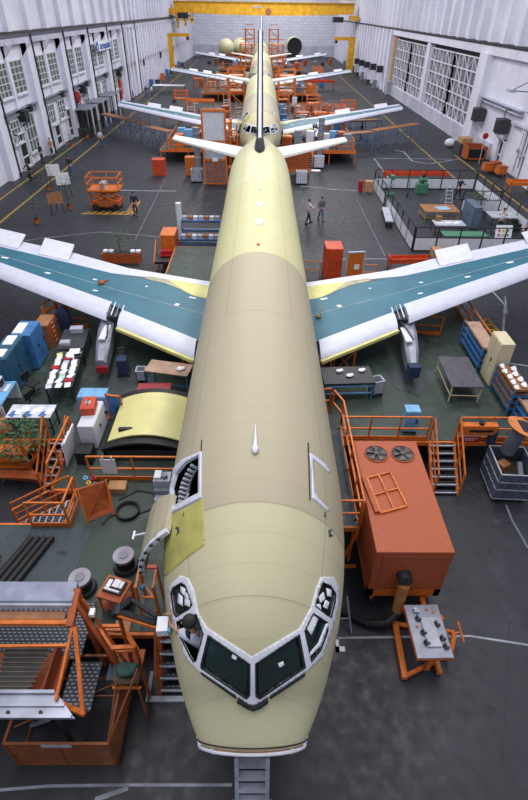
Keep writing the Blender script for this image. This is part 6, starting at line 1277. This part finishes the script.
carton('dark chest with a tan box beyond the orange framed cart', (23.3, 63.5, 0), (1.8, 2.2, 1.0), CHARC, name='chest'); carton('tan box on top of the dark chest by the right wall', (23.3, 63.6, 1.01), (1.2, 1.4, .5), CARDB)
plain('white_sack', 'round white sack on the floor at the end of the right yellow line', 'sack', WHITE, lambda b: b.sph((0, 0, .45), .6, (1.2, 1, .8), 14), (22.6, 66.3, 0), smooth=True)
for i, (x, y) in enumerate(((22.7, 54.2), (23.7, 54.8), (23.6, 53.0))):
    e = thing('hand_cart', ('small orange cart nearest the yellow line by the right wall', 'small red orange cart behind its two neighbours at the right wall', 'small orange cart closest to the camera by the right wall')[i], 'cart', (x, y, 0), .1 * i); boxp(e, 'body', (ORANGE, DKORANGE, ORANGE)[i], (-.45, .45, -.4, .4, .25, .9), bevel=.04); boxp(e, 'top_tray', DKORANGE, (-.48, .48, -.43, .43, .9, .95)); wheels4(e, .7, .6, .12)
e = thing('stop_sign', 'red disc on a thin post by the right wall', 'sign', (23.2, 57.9, 0)); MB().cyl((0, 0, 0), (0, 0, 2.6), .04).build('post', LGREY, e); MB().cyl((0, -.05, 2.7), (0, .0, 2.7), .3, seg=20).build('disc', RED, e)
flatcart('orange flat cart beyond the right edge of the pen', (23.0, 47.0, 0), (2.2, 1.2, .9), ORANGE, name='flat_cart'); cabinet('light grey cabinet beside the big latticed doors', (24.3, 112.8, 0), (1.0, 1.4, 2.2), LGREY, side='X')
for i in range(5): plain('wall_box', 'dark electrical box on the right wall pillars', 'electrical box', DKMETAL, lambda b: b.bb(-1.1, 0, -.5, .5, 0, 1.1), (XR - .9, 119.7 + 7.6 * i, 3.0 - .2 * i), group='electrical boxes on the right pillars')
# overhead crane and wall cranes
e = thing('bridge_crane', 'yellow bridge crane spanning the hangar near the back wall', 'crane', (0, 160, 0)); n = 16
MB().loft([[(x, -1, 11.85 + .45 * (x / 22) ** 2 - (.45)), (x, 1, 11.85 + .45 * (x / 22) ** 2 - .45), (x, 1, 13.9), (x, -1, 13.9)] for x in [-22 + 45 * i / n for i in range(n + 1)]]).build('girder', YELLOW, e)
boxp(e, 'girder_flange', sm('dark yellow', '#b88a1c', rough=.5), (-22, 23, -1.3, 1.3, 13.9, 14.1)); boxp(e, 'end_carriage', YELLOW, (-23, -21.6, -3, 3, 11.3, 12.6)); boxp(e, 'end_carriage', YELLOW, (22.4, 24, -3, 3, 10.6, 11.6)); boxp(e, 'cab', YELLOW, (-21.5, -17.5, -1.5, 1.5, 10.2, 10.5), (-21.5, -21.2, -1.5, 1.5, 8.6, 11.6), (-19.6, -19.3, -1.5, 1.5, 9, 11.6), (-17.8, -17.5, -1.5, 1.5, 9.6, 11.6)); boxp(e, 'motor', DKMETAL, (-21, -18.5, -1.6, -.8, 10.6, 11.8), (18, 20.5, -1.4, 1.4, 10.2, 11.3)); MB().cyl((1.6, -1.25, 12.2), (1.6, -1.0, 12.2), .7, seg=20).build('emblem_disc', BROWN, e); boxp(e, 'name_plate', LGREY, (-2.2, .0, -1.06, -1.0, 12.9, 13.2)); boxp(e, 'walkway_rail', YELLOW, (-22, 23, -1.35, -1.25, 14.6, 14.75))
for (xa, ya, l, s) in ((174, 65, 'yellow wall crane with a short jib on the left side', 1), (349, 73, 'yellow wall crane with a short jib on the right side', -1)):
    p = P(xa, ya, 0) if s < 0 else Vector((XL + .9, 150, 0)); tp = zat(xa + (-2.5 if s > 0 else 3.5), 33 if s > 0 else 37, p.y); e = thing('jib_crane', l, 'crane', (p.x, p.y, 0)); H = tp.z; boxp(e, 'column', YELLOW, (-.75, .75, -.6, .6, 0, H)); L = 5.0 if s > 0 else 4.4
    boxp(e, 'jib', YELLOW, (0, s * L, -.4, .4, H - .7, H)); boxp(e, 'hoist', DKMETAL, (s * (L - .8), s * (L - .2), -.4, .4, H - 1.3, H - .7))
# back wall
for i, x in enumerate((-9.8, 8.6)): trim(tr, WHITE, (x, x + .5, YB - .15, YB, 3, 20)); tr += 1
trim(tr, WALLD, (XL, XR, YB - .1, YB, 0, 3.0)); tr += 1
e = thing('fuselage_section', 'open ended fuselage barrel with a dark mouth at the back of the hangar', 'fuselage section', (9.9, 186, 3.8)); n = 32
MB().loft([[(r * math.cos(2 * PI * k / n), y, r * math.sin(2 * PI * k / n)) for k in range(n)] for r, y in ((2.3, 0), (2.3, 9))], caps=False).build('skin', sm('barrel skin', '#b9bd98', rough=.5), e, smooth=True); MB().cyl((0, .3, 0), (0, .35, 0), 2.2, seg=32).build('dark_mouth', BLACK, e); boxp(e, 'cradle', DKMETAL, (-2, 2, 0, 9, -3.8, -2.0))
for i, (x, y) in enumerate(((-10.5, 182), (-6.6, 186))):
    e = thing('fuselage_section', ('cream domed fuselage section at the back left of the hangar', 'cream domed fuselage section nearer the far tail')[i], 'fuselage section', (x, y, 3.4)); MB().sph((0, 0, 0), 2.4, (1, 1.4, 1), 24).build('skin', sm('cream skin', '#c3c0a0', rough=.5), e, smooth=True); boxp(e, 'cradle', CHARC, (-2, 2, -2, 2, -3.4, -1.9))
for i in range(14):
    put(rnd.choice(kinds), -15 + 2.0 * i if i < 7 else 2.5 * (i - 7) - 1 + 6, 172 + rnd.uniform(0, 5) if True else 0, 0, 0, 'on the floor near the back wall')
for i in range(8): put(('blue locker', 'dark crate', 'orange tool cabinet')[i % 3], -21.9, 118 + 7 * i, 0, PI / 2, 'against the pillars of the left wall')
for i in range(7): put(('grey locker', 'dark crate')[i % 2], 23.3, 122 + 8 * i, 0, -PI / 2, 'against the pillars of the right wall')
table('cluttered trestle table by the left yellow crane', (-17.5, 112, 0), (6, 2.5, 1.2), PAPER, DKMETAL, name='trestle_table')

# ================================================================== the man in the side window
e = thing('person', 'dark haired man in a white shirt leaning out of the cockpit side window', 'person', (0, 0, 0))
hd = P(188.5, 622, 4.85); ch_ = Vector((-1.0, 4.28, 4.42))
nk = hd.lerp(ch_, .45); sL = P(184, 633, 4.55); sR = P(197, 627, 4.55)
h1 = P(170, 614, 4.35); h2 = P(171, 625, 4.3); eR = P(184, 615.5, 4.5); eL = P(178, 631, 4.45)
pel = Vector((-.45, 4.35, 3.75))
body = [[(pel, .14), (Vector((-.7, 4.3, 4.05)), .13), (ch_, .13), (nk, .055), (hd - Vector((.0, .0, .05)), .085), (hd + Vector((0, 0, .03)), .095), (hd + Vector((.01, .0, .09)), .05)],
        [(J, 0, 2), (sL, .065), (eL, .045), (h2, .03)], [(J, 0, 2), (sR, .065), (P(192, 617, 4.6), .05), (eR, .042), (h1, .03)]]
hand(body, 1, 3, h2, h2 - eL, (0, .6, 1)); hand(body, 2, 4, h1, h1 - eR, (0, -.6, 1))
skinmesh('body', body, SKIN, e, sub=2)
skinmesh('shirt', [[(pel, .17), (Vector((-.7, 4.3, 4.05)), .165), (ch_, .16), (nk, .075)], [(J, 0, 2), (sL, .095), (sL.lerp(eL, .75), .07)], [(J, 0, 2), (sR, .09), (P(192, 617, 4.6), .06)]], sm('crisp white shirt', '#d2d6ea', rough=.8), e, sub=2)
vv = (hd - ch_).normalized(); skinmesh('vest', [[(ch_ + Vector((-.06, .05, .02)), .15), (ch_.lerp(sL, .55) + Vector((-.03, .03, .05)), .13), (nk + Vector((-.04, 0, -.01)), .085)]], sm('dark vest', '#20263c', rough=.9), e, sub=2)
MB().sph(hd + Vector((.015, -.005, .03)), .122, (1, 1.05, .9), 18).build('hair', HAIR, e, smooth=True)
f = Vector((-1, .25, -.35)).normalized(); sd = f.cross(Vector((0, 0, 1))).normalized(); c = hd - Vector((0, 0, .03))
MB().cyl(c + f * .1, c + f * .135 - Vector((0, 0, .02)), .014, .02, 8).build('nose', SKIN, e, smooth=True)
for s in (-1, 1): MB().sph(c + f * .1 + sd * .035 * s + Vector((0, 0, .03)), .012).build('eye', BLACK, e, smooth=True); MB().sph(c + sd * .105 * s, .03, (.7, .7, 1.1), 8).build('ear', SKIN, e, smooth=True)

# ------------------------------------------------------------------ light
w = bpy.data.worlds.new('world'); SC.world = w; w.use_nodes = True
w.node_tree.nodes['Background'].inputs[0].default_value = (.80, .86, 1, 1); w.node_tree.nodes['Background'].inputs[1].default_value = .5
def area(name, loc, sx, sy, e, col, rx=0, ry=0):
    l = bpy.data.lights.new(name, 'AREA'); l.shape = 'RECTANGLE'; l.size = sx; l.size_y = sy; l.energy = e; l.color = col
    o = bpy.data.objects.new(name, l); COL.objects.link(o); o.location = loc; o.rotation_euler = (rx, ry, 0)
for y, en in ((8, 1900), (26, 2100), (50, 2700), (80, 3000), (112, 3400), (145, 3600), (180, 3800)):
    area('roof_light', (-6, y, 24), 5, 14, en, (1, .98, .95)); area('roof_light', (8, y + 6, 24), 5, 14, en, (1, .98, .95))
SC.view_settings.view_transform = 'Standard'; SC.view_settings.look = 'None'; SC.view_settings.gamma = 1; SC.view_settings.use_curve_mapping = False
SC.view_settings.exposure = 0.0
